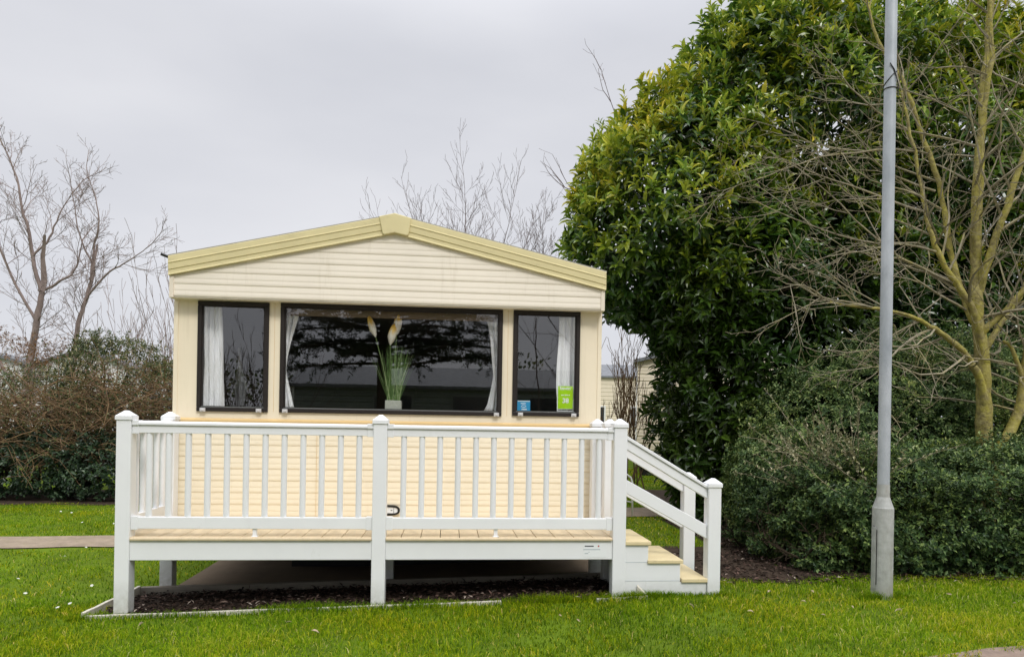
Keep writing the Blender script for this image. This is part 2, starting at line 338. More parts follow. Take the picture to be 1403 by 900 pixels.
# gable (projecting 0.12 m) with siding cut to the roof slope
YG=.80; GX0,GX1=-1.797,1.822; PKX=.015
def slope(zc):   # clip of the gable at height z by the fascia's underside
    top=3.02; base=2.60
    t=max(0.,min(1.,(top-zc)/(top-base))) if zc>base else 1
    return (PKX-.006-(PKX-GX0-.03)*t, PKX+.006+(GX1-.03-PKX)*t)
mb=MB(); siding(mb,0,0,2.432,3.02,YG,clip=slope)
for (xa,xb) in ((GX0+.006,GX1-.006),): mb.prism([(xa,2.424),(xb,2.424),(xb,2.60),(PKX,3.02),(xa,2.60)],1,YG+.004,Y0+.03)
P_(mb,'gable',M['gable'])
for x0,x1 in ((GX0,GX0+.034),(GX1-.034,GX1)):
    mb=MB(); mb.box(x0,x1,YG-.013,Y0+.02,2.420,2.60); P_(mb,'gable_corner',M['trim'],bevel=.003)
# fascia boards: a stepped profile swept along each slope
def fascia(x0,z0,x1,z1,name):
    prof=[(0,.000),(-.030,.000),(-.030,.008),(-.024,.014),(-.024,.042),(-.030,.046),(-.032,.094),(-.037,.098),(-.037,.104),(-.033,.108),(-.033,.152),(-.028,.158),(.10,.160),(.10,.0)]
    n=len(prof); V=[]
    for X,Zb in ((x0,z0),(x1,z1)):
        for dy,dz in prof: V.append((X,YG+dy,Zb+dz))
    fs=[np.array([(i,(i+1)%n,n+(i+1)%n,n+i)]) for i in range(n)]+[np.array([list(range(n))[::-1]]),np.array([list(range(n,2*n))])]
    mb=MB(); mb.add(V,fs); P_(mb,name,M['fascia'])
fascia(GX0-.004,2.598,PKX,3.012,'fascia_board'); fascia(PKX,3.012,GX1+.004,2.598,'fascia_board')
mb=MB()
cap=[(-.114,3.146),(PKX,3.178),(.154,3.142),(.132,3.000),(.118,2.992),(PKX,3.014),(-.068,2.994),(-.082,3.001)]
mb.prism(cap,1,YG-.046,YG+.0); P_(mb,'ridge_cap',M['fascia'],bevel=.006)
# roof sheets, side walls, back wall, floor
CL=10.2; YB=Y0+CL
mb=MB()
for s,x in ((-1,GX0-.008),(1,GX1+.008)):
    V=[(PKX,YG-.03,3.175),(PKX,YB,3.175),(x,YB,2.763),(x,YG-.03,2.763),(PKX,YG-.03,3.155),(PKX,YB,3.155),(x,YB,2.743),(x,YG-.03,2.743)]
    mb.add(V,[np.array([(0,1,2,3),(7,6,5,4),(0,3,7,4),(3,2,6,7),(2,1,5,6)])])
P_(mb,'roof',M['roof'])
for s in (-1,1):
    mb=MB(); x=CX+s*CW
    siding(mb,Y0+.04,YB-.02,.512,2.60,x,sgn=-s if False else (-1 if s<0 else 1),axis='y'); a,b=sorted((x-s*.001,x-s*.05)); mb.box(a,b,Y0+.05,YB,.5,2.74)
    P_(mb,'side_wall',M['siding'])
    mb=MB(); a,b=sorted((x+s*.004,x+s*.02)); mb.box(a,b,Y0-.08,YB,2.62,2.745); P_(mb,'gutter',M['fascia'])
mb=MB(); mb.prism([(-CW+CX+.01,.5),(CW+CX-.01,.5),(CW+CX-.01,2.74),(PKX,3.15),(-CW+CX+.01,2.74)],1,YB-.05,YB); P_(mb,'rear_wall',M['siding'])
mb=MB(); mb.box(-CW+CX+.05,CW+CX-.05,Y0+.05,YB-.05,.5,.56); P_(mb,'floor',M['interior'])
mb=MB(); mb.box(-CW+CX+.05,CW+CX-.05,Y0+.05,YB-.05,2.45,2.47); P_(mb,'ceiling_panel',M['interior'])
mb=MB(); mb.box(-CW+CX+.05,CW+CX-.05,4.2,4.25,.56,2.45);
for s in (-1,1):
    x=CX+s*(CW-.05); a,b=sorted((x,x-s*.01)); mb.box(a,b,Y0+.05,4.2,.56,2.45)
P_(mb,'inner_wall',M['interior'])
for x in (-.62,1.21):
    mb=MB(); mb.box(x-.001,x+.001,Y0-.0085,Y0-.0045,.52,1.39); P_(mb,'siding_joint',M['sill'])
# black drip spout on the left roof corner
mb=MB(); mb.tube([(GX0+.02,YG+.02,2.735),(GX0-.004,YG-.02,2.745),(GX0-.055,YG-.05,2.762)],[.012,.012,.012],8); P_(mb,'drip_spout',M['black'])
# chassis under the floor
ch=MB()
for x in (-.9,.95): ch.box(x-.04,x+.04,Y0+.1,YB-.2,.33,.5)
for y in (1.6,4,6.5,9): ch.box(-1.6,1.6,y,y+.06,.40,.499)
P_(ch,'chassis',M['dark'])
for x,y in ((-.9,1.9),(.95,1.9),(-.9,5),(.95,5),(-.9,9.5),(.95,9.5)):
    mb=MB(); mb.prism([(x-.14,.10),(x+.14,.10),(x+.03,.33),(x-.03,.33)],1,y-.06,y+.06); P_(mb,'axle_stand',M['dark'])
for x in (-1.35,1.38):
    for y in (5.8,6.7):
        mb=MB(); mb.tube([(x-.09,y,.38),(x+.09,y,.38)],.30,22); P_(mb,'wheel',M['black'],bevel=.02)
mb=MB(); mb.tube([(-.62,1.45,.50),(-.60,1.35,.26),(-.72,1.3,.23)],.018,6); mb.tube([(-.52,1.45,.50),(-.55,1.35,.24)],.015,6); P_(mb,'waste_pipe',M['seal'])
mb=MB(); mb.box(-.95,1.30,1.55,1.60,.06,.498); P_(mb,'underfloor_panel',M['black'])
# windows
def window(a,b,c,d,clips):
    m=MB(); e=.034; y0,y1=Y0-.018,Y0+.035
    m.box(a,b,y0,y1,d-e,d); m.box(a,b,y0,y1,c,c+e*1.05); m.box(a,a+e,y0+.0005,y1,c+e*1.05,d-e); m.box(b-e,b,y0+.0005,y1,c+e*1.05,d-e)
    fr=P_(m,'window',M['frame'],bevel=.005)
    m=MB(); a2,b2,c2,d2=a+e,b-e,c+e*1.05,d-e; t=.010
    m.box(a2,b2,Y0-.006,Y0+.02,d2-t,d2); m.box(a2,b2,Y0-.006,Y0+.02,c2,c2+t); m.box(a2,a2+t,Y0-.0055,Y0+.02,c2+t,d2-t); m.box(b2-t,b2,Y0-.0055,Y0+.02,c2+t,d2-t)
    o=P_(m,'seal',M['frame'],fr); 
    m=MB(); m.box(a2,b2,Y0-.0065,Y0-.002,c2-.004,c2+.006); P_(m,'bottom_bead',M['seal'],fr)
    m=MB(); m.add([(a2,Y0+.005,c2),(b2,Y0+.005,c2),(b2,Y0+.005,d2),(a2,Y0+.005,d2)],[np.array([(0,1,2,3)])]); P_(m,'glass',M['glass'],fr)
    for x in clips:
        m=MB(); m.box(x-.022,x+.022,Y0-.032,Y0-.010,c-.004,c+.028); m.box(x-.012,x+.012,Y0-.038,Y0-.03,c+.004,c+.02); P_(m,'clip',M['clip'],fr,bevel=.003)
window(*WINS[0],(-1.555,-1.10)); window(*WINS[1],(-.885,.905)); window(*WINS[2],(1.115,1.585))
# thin seam lines of the front panelling
for x in (-.985,.997):
    mb=MB(); mb.box(x-.0015,x+.0015,Y0-.001,Y0+.001,1.50,2.425); P_(mb,'panel_seam',M['sill'])
# pelmet blind over the middle window, seat backs inside
mb=MB(); mb.box(-.92,.93,Y0+.062,Y0+.09,2.33,2.44); P_(mb,'roller_blind',M['blind'])
for x0,x1 in ((-1.74,-1.1),(-1.02,1.05),(1.12,1.76)):
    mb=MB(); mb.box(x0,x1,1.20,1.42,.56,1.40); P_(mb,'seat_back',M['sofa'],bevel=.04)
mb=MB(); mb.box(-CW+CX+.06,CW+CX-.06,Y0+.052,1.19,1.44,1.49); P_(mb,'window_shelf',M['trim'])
# oval emblem low on the front wall
em=MB(); n_=28; rx,rz=.098,.045; cx_,cz_=-.008,.676
V=[];F_=[]
for i in range(n_):
    t=2*pi*i/n_; c_,s_=cos(t),sin(t); sx=abs(c_)**.75*(1 if c_>0 else -1); sz=abs(s_)**.85*(1 if s_>0 else -1)
    for k,(q,qz) in enumerate(((1,1),(.86,.62))):
        for y in (Y0-.030,Y0-.004): V.append((cx_+rx*q*sx,y,cz_+rz*qz*sz))
for i in range(n_):
    a=i*4; b=((i+1)%n_)*4; F_+=[(a,b,b+2,a+2),(a+1,b+1,b,a),(a+2,b+2,b+3,a+3)]
em.add(V,[np.array(F_)]); eo=P_(em,'oval_emblem',M['black'])
m=MB(); m.box(cx_-.078,cx_+.078,Y0-.024,Y0-.006,cz_-.027,cz_+.027); P_(m,'emblem_plate',M['label'],eo,bevel=.004)
m=MB(); m.box(cx_+.02,cx_+.034,Y0-.026,Y0-.0235,cz_-.004,cz_+.003); m.box(cx_+.044,cx_+.047,Y0-.026,Y0-.0235,cz_-.027,cz_+.027); P_(m,'emblem_mark',M['inkd'],eo)
# side windows for the long walls
for s in (-1,1):
    for y in (2.2,4.6,7.2,9.0):
        x=CX+s*CW; m=MB(); a,b=sorted((x+s*.012,x+s*.03)); m.box(a,b,y,y+.9,1.35,2.25); fr=P_(m,'side_window',M['frame'],bevel=.005)
        m=MB(); a,b=sorted((x+s*.028,x+s*.034)); m.box(a,b,y+.05,y+.85,1.4,2.2); P_(m,'pane',M['farglass'],fr)

# ------------------------------------------------------------------ things inside the windows
def curtain(label,lf,rf,z0,z1,y,folds,amp=.015,seed=0,holes=None):
    nz,nx=26,folds*8; V=[]; ph=seed*1.3
    for i in range(nz+1):
        z=z0+(z1-z0)*i/nz; a,b=lf(z),rf(z)
        for j in range(nx+1):
            u=j/nx; sh=amp*(min(1,abs(b-a)/.12))
            V.append((a+(b-a)*u+.004*sin(z*9+j), y+sh*sin(2*pi*folds*u+ph+.3*sin(z*5))+.006*sin(z*7+u*9),z+.006*sin(j*.9)*(1 if i in(0,) else 0)))
    i=np.arange(nz)[:,None]*(nx+1)+np.arange(nx)[None]; F=np.stack([i,i+1,i+nx+2,i+nx+1],-1).reshape(-1,4)
    m=MB(); m.add(V,[F]); o=m.build('curtain',M['curtain'],smooth=True,loc=((lf(z0)+rf(z0))/2,y,z0))
    sm=o.modifiers.new('thick','SOLIDIFY'); sm.thickness=.003
    return tag(o,label,'curtain','curtains hanging in the front windows')
ip=lambda pts: (lambda z: float(np.interp(z,[p[0] for p in pts],[p[1] for p in pts])))
yc=Y0+.095
curtain('straight white curtain on the left side of the left front window',ip([(1.51,-1.605),(2.41,-1.605)]),ip([(1.51,-1.425),(1.9,-1.428),(2.41,-1.455)]),1.515,2.41,yc,4,seed=1)
curtain('white curtain tied back at the left edge of the middle front window',ip([(1.55,-.945),(2.40,-.945)]),ip([(1.53,-.835),(1.57,-.85),(1.72,-.885),(1.86,-.915),(1.93,-.905),(2.10,-.87),(2.3,-.822),(2.41,-.80)]),1.53,2.41,yc,3,seed=2)
curtain('white curtain tied back at the right edge of the middle front window',ip([(1.53,.79),(1.60,.83),(1.75,.868),(1.85,.885),(2.0,.868),(2.2,.84),(2.41,.80)]),ip([(1.53,.905),(2.41,.93)]),1.535,2.41,yc,3,seed=3)
curtain('white curtain behind the green card in the right front window',ip([(1.53,1.45),(1.75,1.445),(2.41,1.462)]),ip([(1.53,1.62),(2.41,1.615)]),1.53,2.41,yc,3,seed=4)
curtain('narrow white curtain gathered deeper inside behind the left front window',ip([(1.56,-1.60),(1.75,-1.62),(1.80,-1.60),(2.13,-1.585)]),ip([(1.56,-1.52),(1.76,-1.50),(1.86,-1.535),(2.0,-1.555),(2.13,-1.578)]),1.56,2.13,1.95,2,seed=5,amp=.015)
# potted grass arrangement
pl=thing('potted_plant','artificial grass with three cream and orange plumes in a cement pot on the window shelf','potted plant',(.010,1.02,1.49))
m=MB(); m.box(-.058,.080,.965,1.075,1.49,1.618); P_(m,'pot',M['potm'],pl,bevel=.004)
m=MB(); r_=np.random.default_rng(3)
for k in range(170):
    a=float(np.clip(r_.normal(0,.09),-.2,.2)); h=r_.uniform(.22,.46)*(1.15-abs(a)); b0=np.array([.01+r_.uniform(-.055,.055),1.02+r_.uniform(-.04,.04),1.61])
    pts=[]; 
    for t in np.linspace(0,1,7): pts.append(b0+np.array([a*t*h*1.9+.3*a*abs(a)*t*t, r_.normal(0,.0)+.12*np.sin(k)*t*t*h, t*h]))
    wd=.0035
    P=np.array(pts); W=np.array([1,.25*np.sin(k*2.1),0])*wd; Wt=np.linspace(1,.15,7)[:,None]
    V=np.concatenate([P-W*Wt,P+W*Wt]); i=np.arange(6); m.add(V,[np.stack([i,i+7,i+8,i+1],-1)],tint=float(r_.uniform(.1,1)))
P_(m,'leaves',M['fakegrass'],pl)
for k,(bx,by,bz,tx,ty,tz) in enumerate(((-.150,1.0,2.165,-.212,.985,2.345),(-.035+.01,1.0,2.10,.012,.99,2.285),(.028,1.01,2.19,.048,1.0,2.385))):
    m=MB(); n=40; 
    ax=np.array([tx-bx,ty-by,tz-bz]); Ln=np.linalg.norm(ax); ax/=Ln; s1=np.cross(ax,[0,1,0]); s1/=np.linalg.norm(s1); s2=np.cross(ax,s1)
    prof=[(0,.004),(.12,.016),(.35,.034),(.6,.034),(.82,.026),(.95,.016),(1,.003)]
    if k==0: prof=[(a,b*.85) for a,b in prof]
    V=[];T=[]
    for q,rr in prof:
        for j in range(12):
            an=j*pi/6; r2=rr*(1+.18*sin(j*3+q*20)); V.append(np.array([bx,by,bz])+ax*q*Ln+s1*r2*cos(an)+s2*r2*sin(an)); T.append(min(1,max(0,q*1.05+.12*sin(j*2.3))))
    i=np.arange(len(prof)-1)[:,None]*12; j=np.arange(12)[None]; kk=(j+1)%12
    m.add(V,[np.stack([i+j,i+kk,i+12+kk,i+12+j],-1).reshape(-1,4)],tint=np.array(T)); fo=P_(m,'plume',M['plume'],pl,smooth=True)
    m=MB(); m.tube([(.01+(.01 if k else -.02),1.02,1.61),(bx*.45,1.01,1.85),(bx,by,bz)],[.004,.003,.003],5,tint=.7); P_(m,'stem',M['fakegrass'],pl)
def text(body,size,x,y,z,m,parent,name,ext=.0004,align='CENTER',bold=0):
    cu=bpy.data.curves.new(name,'FONT'); cu.body=body; cu.size=size; cu.extrude=ext; cu.align_x=align; cu.align_y='CENTER'; cu.offset=bold
    o=bpy.data.objects.new(name,cu); COL.objects.link(o); cu.materials.append(m)
    dg=bpy.context.evaluated_depsgraph_get(); me=bpy.data.meshes.new_from_object(o.evaluated_get(dg)); bpy.data.objects.remove(o)
    o=bpy.data.objects.new(name,me); COL.objects.link(o); o.parent=parent
    pl_=Vector((0,0,0)); q=parent
    while q is not None: pl_+=q.location; q=q.parent
    o.location=Vector((x,y,z))-pl_; o.rotation_euler=(R(90),0,0)
    if not me.materials: me.materials.append(m)
    return o
yk=Y0+.018
gc=thing('number_card','lime green card numbered 38 standing in the right front window','card',(1.515,yk,1.545))
m=MB(); m.box(1.449,1.583,yk,yk+.002,1.572,1.772); P_(m,'card',M['green'],gc)
m=MB(); m.box(1.442,1.449,yk-.001,yk+.004,1.55,1.775); m.box(1.583,1.588,yk-.001,yk+.004,1.55,1.66); m.box(1.442,1.60,yk-.002,yk+.02,1.545,1.556); m.box(1.449,1.583,yk-.001,yk+.003,1.5695,1.5725); P_(m,'holder',M['label'],gc)
text('38',.058,1.517,yk-.001,1.642,M['ink'],gc,'numerals',bold=.002); text('haven',.040,1.512,yk-.001,1.752,M['ink'],gc,'lettering',bold=.0008)
m=MB()
for i,wd in enumerate((.008,.012,.007,.010,.013,.008,.010)): m.box(1.477+i*.0115,1.477+i*.0115+wd*.7,yk-.0012,yk-.0002,1.688,1.698)
P_(m,'small_print',M['ink'],gc)
bc=thing('notice_card','small blue notice card in the lower left corner of the right front window','card',(1.15,yk,1.545))
m=MB(); m.box(1.088,1.204,yk,yk+.002,1.547,1.638); P_(m,'card',M['blue'],bc)
m=MB(); m.box(1.094,1.200,yk-.001,yk-.0002,1.629,1.636); m.box(1.120,1.165,yk-.001,yk-.0002,1.610,1.616); m.box(1.128,1.175,yk-.001,yk-.0002,1.556,1.566)
for j in range(10):
    t=pi*j/9; m.box(1.146+.020*cos(t)-.003,1.146+.020*cos(t)+.003,yk-.001,yk-.0002,1.582+.018*sin(t)-.002,1.582+.018*sin(t)+.002)
m.box(1.133,1.160,yk-.001,yk-.0002,1.576,1.582); P_(m,'print',M['ink'],bc)

# ------------------------------------------------------------------ deck
dk=thing('raised_deck','raised deck with white plastic railings, pale boards and side steps before the caravan','deck',(0,.4,.1))
def post(x,y,zb,ztop=1.420,w_=.05):
    m=MB(); m.box(x-w_,x+w_,y-w_,y+w_,zb,ztop); o=P_(m,'post',M['pvc'],dk,bevel=.006)
    m=MB(); c=w_+.007; z=ztop
    m.box(x-c,x+c,y-c,y+c,z-.001,z+.027)
    m.add([(x-c,y-c,z+.028),(x+c,y-c,z+.028),(x+c,y+c,z+.028),(x-c,y+c,z+.028),(x-.012,y-.012,z+.066),(x+.012,y-.012,z+.066),(x+.012,y+.012,z+.066),(x-.012,y+.012,z+.066)],
          [np.array([(0,1,5,4),(1,2,6,5),(2,3,7,6),(3,0,4,7),(4,5,6,7)])])
    P_(m,'post_cap',M['pvc'],o,bevel=.003)
gz=lambda x,y: float(g(x,y))
post(-1.78,.05,gz(-1.78,0)-.03); post(0,.05,gz(0,0)-.02); post(1.783,.05,gz(1.78,0)-.03)
post(-1.78,.82,gz(-1.78,.8)-.03); post(1.78,.82,gz(1.78,.8)-.03); post(1.85,.65,gz(1.78,.6)-.03)
post(2.52,.05,gz(2.5,0)-.03,.978); post(2.54,.65,gz(2.5,.6)-.03,.978)
for x in (0,): 
    m=MB(); m.box(x-.05,x+.05,.77,.87,gz(x,.8)-.02,.55); P_(m,'rear_leg',M['pvc'],dk,bevel=.005)
def rails(ax,a0,a1,c,zt=1.415,parts=('handrail','lower_rail'),brk=True):
    """top and bottom rail between two posts; ax 'x' runs in x at y=c, 'y' runs in y at x=c"""
    pr=[(-.036,1.386),(-.036,1.402),(-.028,1.414),(.028,1.414),(.036,1.402),(.036,1.386)]
    bd=[(-.024,1.329),(-.024,1.385),(.024,1.385),(.024,1.329)]
    m=MB(); A=0 if ax=='x' else 1
    if A==0: m.prism([(c+u,z) for u,z in pr],0,a0,a1); m.prism([(c+u,z) for u,z in bd],0,a0+.0,a1)
    else: m.prism([(c+u,z) for u,z in pr],1,a0,a1); m.prism([(c+u,z) for u,z in bd],1,a0,a1)
    h=P_(m,'handrail',M['pvc'],dk,bevel=.003)
    m=MB()
    if A==0: m.box(a0,a1,c-.024,c+.024,.651,.735)
    else: m.box(c-.024,c+.024,a0,a1,.651,.735)
    P_(m,'lower_rail',M['pvc'],dk,bevel=.004)
    if brk:
        for e,sg in ((a0,1),(a1,-1)):
            lo,hi=sorted((e,e+sg*.045))
            for z0,z1 in ((1.323,1.419),(.645,.741)):
                m=MB()
                if z1>1: pr_=[(c-.029,z0),(c+.029,z0),(c+.029,1.384),(c+.040,1.384),(c+.040,z1),(c-.040,z1),(c-.040,1.384),(c-.029,1.384)]
                else: pr_=[(c-.029,z0),(c+.029,z0),(c+.029,z1),(c-.029,z1)]
                m.prism(pr_,A,lo,hi); P_(m,'rail_bracket',M['pvc'],dk,bevel=.003)
YR=.05
rails('x',-1.73,-.05,YR); rails('x',.05,1.733,YR); rails('y',.10,.77,-1.78); 
def bal(x,y,z0=.733,z1=1.331):
    m=MB(); m.tube([(x,y,z0),(x,y,z1)],.0215,16); P_(m,'baluster',M['pvc'],dk,smooth=False)
for i in range(12): bal(-1.621+.1334*i,YR); bal(.169+.1325*i,YR)
for i in range(5): bal(-1.78,.205+.117*i)
for z0,z1 in ((1.33,1.41),(.651,.735)):
    m=MB(); m.box(1.80,1.83,.70,.77,z0,z1); P_(m,'side_rail',M['pvc'],dk)
for x in (-.885,.855):
    m=MB(); m.box(x-.014,x+.014,YR-.014,YR+.014,.597,.652); m.box(x-.022,x+.022,YR-.022,YR+.022,.594,.600); P_(m,'rail_foot',M['pvc'],dk,bevel=.002)
# boards run towards the caravan; seam every 0.143 m
m=MB(); x=-1.835; k=0
edges=[-1.835]+[ -1.693+.1425*i for i in range(25)]
edges=[e for e in edges if e<1.80]+[1.84]
for a,b in zip(edges[:-1],edges[1:]): m.box(a+.002,b-.002,.012,.905,.572,.594,tint=random.random())
P_(m,'deck_boards',M['deck'],dk,bevel=.004)
m=MB(); m.box(-1.728,-.052,-.006,.0115,.571,.5935); m.box(.052,1.731,-.006,.0115,.571,.5935); P_(m,'board_nosing',M['deck'],dk,bevel=.007)
for a,b in ((-1.73,-.05),(.05,1.733)):
    m=MB(); m.box(a,b,.012,.040,.430,.5695); P_(m,'fascia_panel',M['pvc'],dk,bevel=.004)
for s in (-1,1):
    m=MB(); x=s*1.80; m.box(x-.014,x+.014,.10,.77 if s<0 else .60,.430,.5715); P_(m,'side_fascia',M['pvc'],dk,bevel=.004)
m=MB()
for y in (.25,.5,.86): m.box(-1.78,1.78,y-.02,y+.02,.46,.571)
P_(m,'joist',M['dark'],dk)
# maker's sticker on the fascia
st=MB(); st.box(1.515,1.690,.0105,.0125,.447,.548); so_=P_(st,'sticker',M['label'],dk)
m=MB(); m.box(1.522,1.590,.0095,.0107,.527,.535); P_(m,'sticker_title',M['inkd'],so_)
m=MB(); m.box(1.513,1.640,.0095,.0107,.503,.509); m.box(1.522,1.549,.0095,.0107,.474,.480); m.box(1.55,1.56,.0095,.0107,.485,.489); P_(m,'sticker_print',M['inkg'],so_)
m=MB(); m.tube([(1.627,.0108,.531),(1.627,.0094,.531)],.0062,14); P_(m,'sticker_mark',M['inkr'],so_)
# steps
TR=[(1.832,2.030,.537,.567),(2.006,2.280,.399,.428),(2.272,2.474,.255,.285)]
for i,(a,b,c,d) in enumerate(TR):
    m=MB(); m.box(a,b,.002,.60,c,d); P_(m,'tread',M['tread'],dk,bevel=.005)
m=MB()
pr=[(1.834,.05),(2.468,.05),(2.468,.254),(2.262,.254),(2.262,.398),(2.012,.398),(2.012,.536),(1.834,.536)]
m.prism(pr,1,.018,.585); P_(m,'step_box',M['pvc'],dk,bevel=.003)
for z,x1 in ((.268,2.262),(.408,2.010)):
    m=MB(); m.box(1.834,x1,.0165,.0185,z-.0012,z+.0012); P_(m,'panel_joint',M['inkg'],dk)
def sloped(x0,x1,zt0,zt1,zb0,zb1,y0,y1,name):
    m=MB(); m.prism([(x0,zb0),(x1,zb1),(x1,zt1),(x0,zt0)],1,y0,y1); P_(m,name,M['pvc'],dk,bevel=.004)
for yc_ in (.05,.65):
    x0=1.833 if yc_<.3 else 1.90; x1=2.47 if yc_<.3 else 2.49
    f=lambda x,a,b: a+(b-a)*(x-1.833)/(.637)
    sloped(x0,x1,f(x0,1.360,.988),f(x1,1.360,.988),f(x0,1.332,.962),f(x1,1.332,.962),yc_-.036,yc_+.036,'stair_handrail')
    sloped(x0,x1,f(x0,1.331,.961),f(x1,1.331,.961),f(x0,1.258,.888),f(x1,1.258,.888),yc_-.024,yc_+.024,'stair_top_rail')
    sloped(x0,x1,f(x0,1.030,.688),f(x1,1.030,.688),f(x0,.928,.582),f(x1,.928,.582),yc_-.024,yc_+.024,'stair_lower_rail')
# edging boards round the bark bed
def board(label,p0,p1,h0,h1,th,m_,zt0=None,zt1=None,name='edging_board'):
    p0=np.array(p0,float); p1=np.array(p1,float); d=(p1-p0)/np.linalg.norm(p1-p0); nrm=np.array([-d[1],d[0]])*th/2; V=[]
    n=10
    for i in range(n+1):
        t=i/n; p=p0+(p1-p0)*t; gg=gz(p[0],p[1]); za=gg-.03; zb=(gg+h0+(h1-h0)*t)+.002*sin(i*2.1)
        for q,z in ((p-nrm,za),(p+nrm,za),(p+nrm,zb),(p-nrm,zb)): V.append((q[0],q[1],z))
    fs=[np.array([(a,a+4,b+4,b)]) for k in range(n) for a,b in ((k*4,k*4+1),(k*4+1,k*4+2),(k*4+2,k*4+3),(k*4+3,k*4))]
    fs+=[np.array([(0,1,2,3)]),np.array([(n*4+3,n*4+2,n*4+1,n*4)])]
    mm=MB(); mm.add(V,fs); o=mm.build(name,m_,loc=(*((p0+p1)/2),gz(*((p0+p1)/2))),bevel=.003)
    tag(o,label,'edging board','timber edging round the bark bed')
board('long pale edging board along the lawn in front of the deck posts',(-2.0,-.03),(.9,-.028),.031,.026,.022,M['edging'])
board('pale edging board at the left side of the deck running back from the corner',(-2.03,.0),(-1.97,.74),.045,.085,.026,M['edging'])
board('weathered sleeper board behind the bark bed under the deck',(-1.96,.745),(1.83,.765),.075,.06,.045,M['sleeper'])
board('short pale board end in the grass right of the front right post',(1.60,-.055),(1.99,-.05),.022,.03,.022,M['edging'])
board('short slanting pale board end leaning at the foot of the steps',(1.99,-.04),(1.93,.012),.03,.095,.02,M['edging'])
# metal handrail of the caravan's side steps
hr=thing('metal_handrail','white curved tubular handrail beside the caravan behind the steps','handrail',(3.04,4.25,.12))
m=MB(); m.tube([(3.045,4.25,.10),(3.042,4.25,.62),(3.02,4.25,.70),(2.96,4.25,.745),(2.5,4.25,.86),(1.9,4.25,1.0)],.014,10); P_(m,'top_tube',M['white'],hr,smooth=True)
m=MB(); m.tube([(3.04,4.25,.36),(1.9,4.25,.62)],.010,8); P_(m,'middle_tube',M['white'],hr,smooth=True)
m=MB(); m.tube([(2.45,4.25,.10),(2.45,4.25,.87)],.012,8); P_(m,'upright',M['white'],hr,smooth=True)

# ------------------------------------------------------------------ lamp post
lx,ly=3.79,-.12; lz=gz(lx,ly)
lp=thing('lamp_post','tall galvanised steel lamp post with wide base on the grass before the shrubs','lamp post',(lx,ly,lz))
sc_=1.014
m=MB(); m.lathe([(.075,-.05),(.0745,.845-lz),(.071,.852-lz),(.045,.93-lz),(.044,1.02-lz),(.0435,1.025-lz)],(lx,ly,lz),28); P_(m,'base_column',M['galvb'],lp,smooth=False,bevel=.0)
m=MB(); m.lathe([(.0425,1.02-lz),(.0425,1.03-lz),(.0425,3),(.041,5.6),(.039,5.9)],(lx+.0,ly,lz),24); P_(m,'shaft',M['galv'],lp,smooth=True)
m=MB(); V=[]; 
for i in range(9):
    z=.255+ (i/8)*.43; b=.0765
    for t in (R(168),R(180),R(192),R(204)): V.append((lx+b*cos(t),ly+b*sin(t),z+(.02*(1 if i==8 else -1 if i==0 else 0))*(cos((t-R(186))*3))))
i=np.arange(8)[:,None]*4; j=np.arange(3)[None]; m.add(V,[np.stack([i+j,i+j+1,i+j+5,i+j+4],-1).reshape(-1,4)])
dd=P_(m,'door_panel',M['galvb'],lp); sm=dd.modifiers.new('t','SOLIDIFY'); sm.thickness=.004; sm.offset=1
m=MB(); 
for zz in np.linspace(.24,.70,2): pass
pts=[(lx+.0775*cos(R(206)),ly+.0775*sin(R(206)),z) for z in np.linspace(.27,.68,6)]+[(lx+.079*cos(R(186)),ly+.079*sin(R(186)),.712)]
m.tube(pts,.0025,6); P_(m,'door_edge',M['dark'],lp)
m=MB()
for k,z in enumerate((4.02,4.10)): m.tube([(lx+.0445*cos(t),ly+.0445*sin(t),z+.05*sin(t+2)*(k)) for t in np.linspace(0,2*pi,20)],.004,5)
m.tube([(lx-.03,ly-.04,4.20),(lx,ly-.047,4.15),(lx+.035,ly-.043,4.05),(lx+.05,ly-.02,3.96)],.004,5)
P_(m,'cable_tie',M['black'],lp)
m=MB(); m.lathe([(.045,5.9),(.12,6.0),(.16,6.12),(.15,6.2),(.02,6.26)],(lx,ly,lz),20); P_(m,'lantern',M['seal'],lp,smooth=True)
# ------------------------------------------------------------------ vegetation helpers
def unit(a): return a/(np.linalg.norm(a,axis=-1,keepdims=True)+1e-9)
LT_L=(np.array([[0,0,0],[.3,-.85,.10],[.3,0,0],[.3,.85,.10],[.68,-.8,.06],[.68,0,-.04],[.68,.8,.06],[1,0,-.16]]),
      [np.array([(0,2,1),(0,3,2),(4,5,7),(5,6,7)]),np.array([(1,2,5,4),(2,3,6,5)])])
LT_S=(np.array([[0,0,0],[.5,-.95,.12],[1,0,-.08],[.5,.95,.12]]),[np.array([(0,2,1),(0,3,2)])])
def leaves(mb,pos,ax,nrm,Ln,Wd,tint,tpl,curl=1.):
    """many leaves at once; ax = leaf direction, nrm = upper side"""
    ax=unit(ax); side=unit(np.cross(nrm,ax)); up=np.cross(ax,side); T,Fs=tpl; k=len(T)
    c=np.asarray(curl)*np.ones(len(pos))
    V=pos[:,None]+ax[:,None]*(T[None,:,0:1]*Ln[:,None,None])+side[:,None]*(T[None,:,1:2]*Wd[:,None,None]*.5)+up[:,None]*(T[None,:,2:3]*Ln[:,None,None]*c[:,None,None])
    n=len(pos); off=(np.arange(n)*k)
    mb.add(V.reshape(-1,3),[(f[None]+off[:,None,None]).reshape(-1,f.shape[1]) for f in Fs],tint=np.repeat(tint,k))
def rand_dirs(n,r): return unit(r.normal(size=(n,3)))
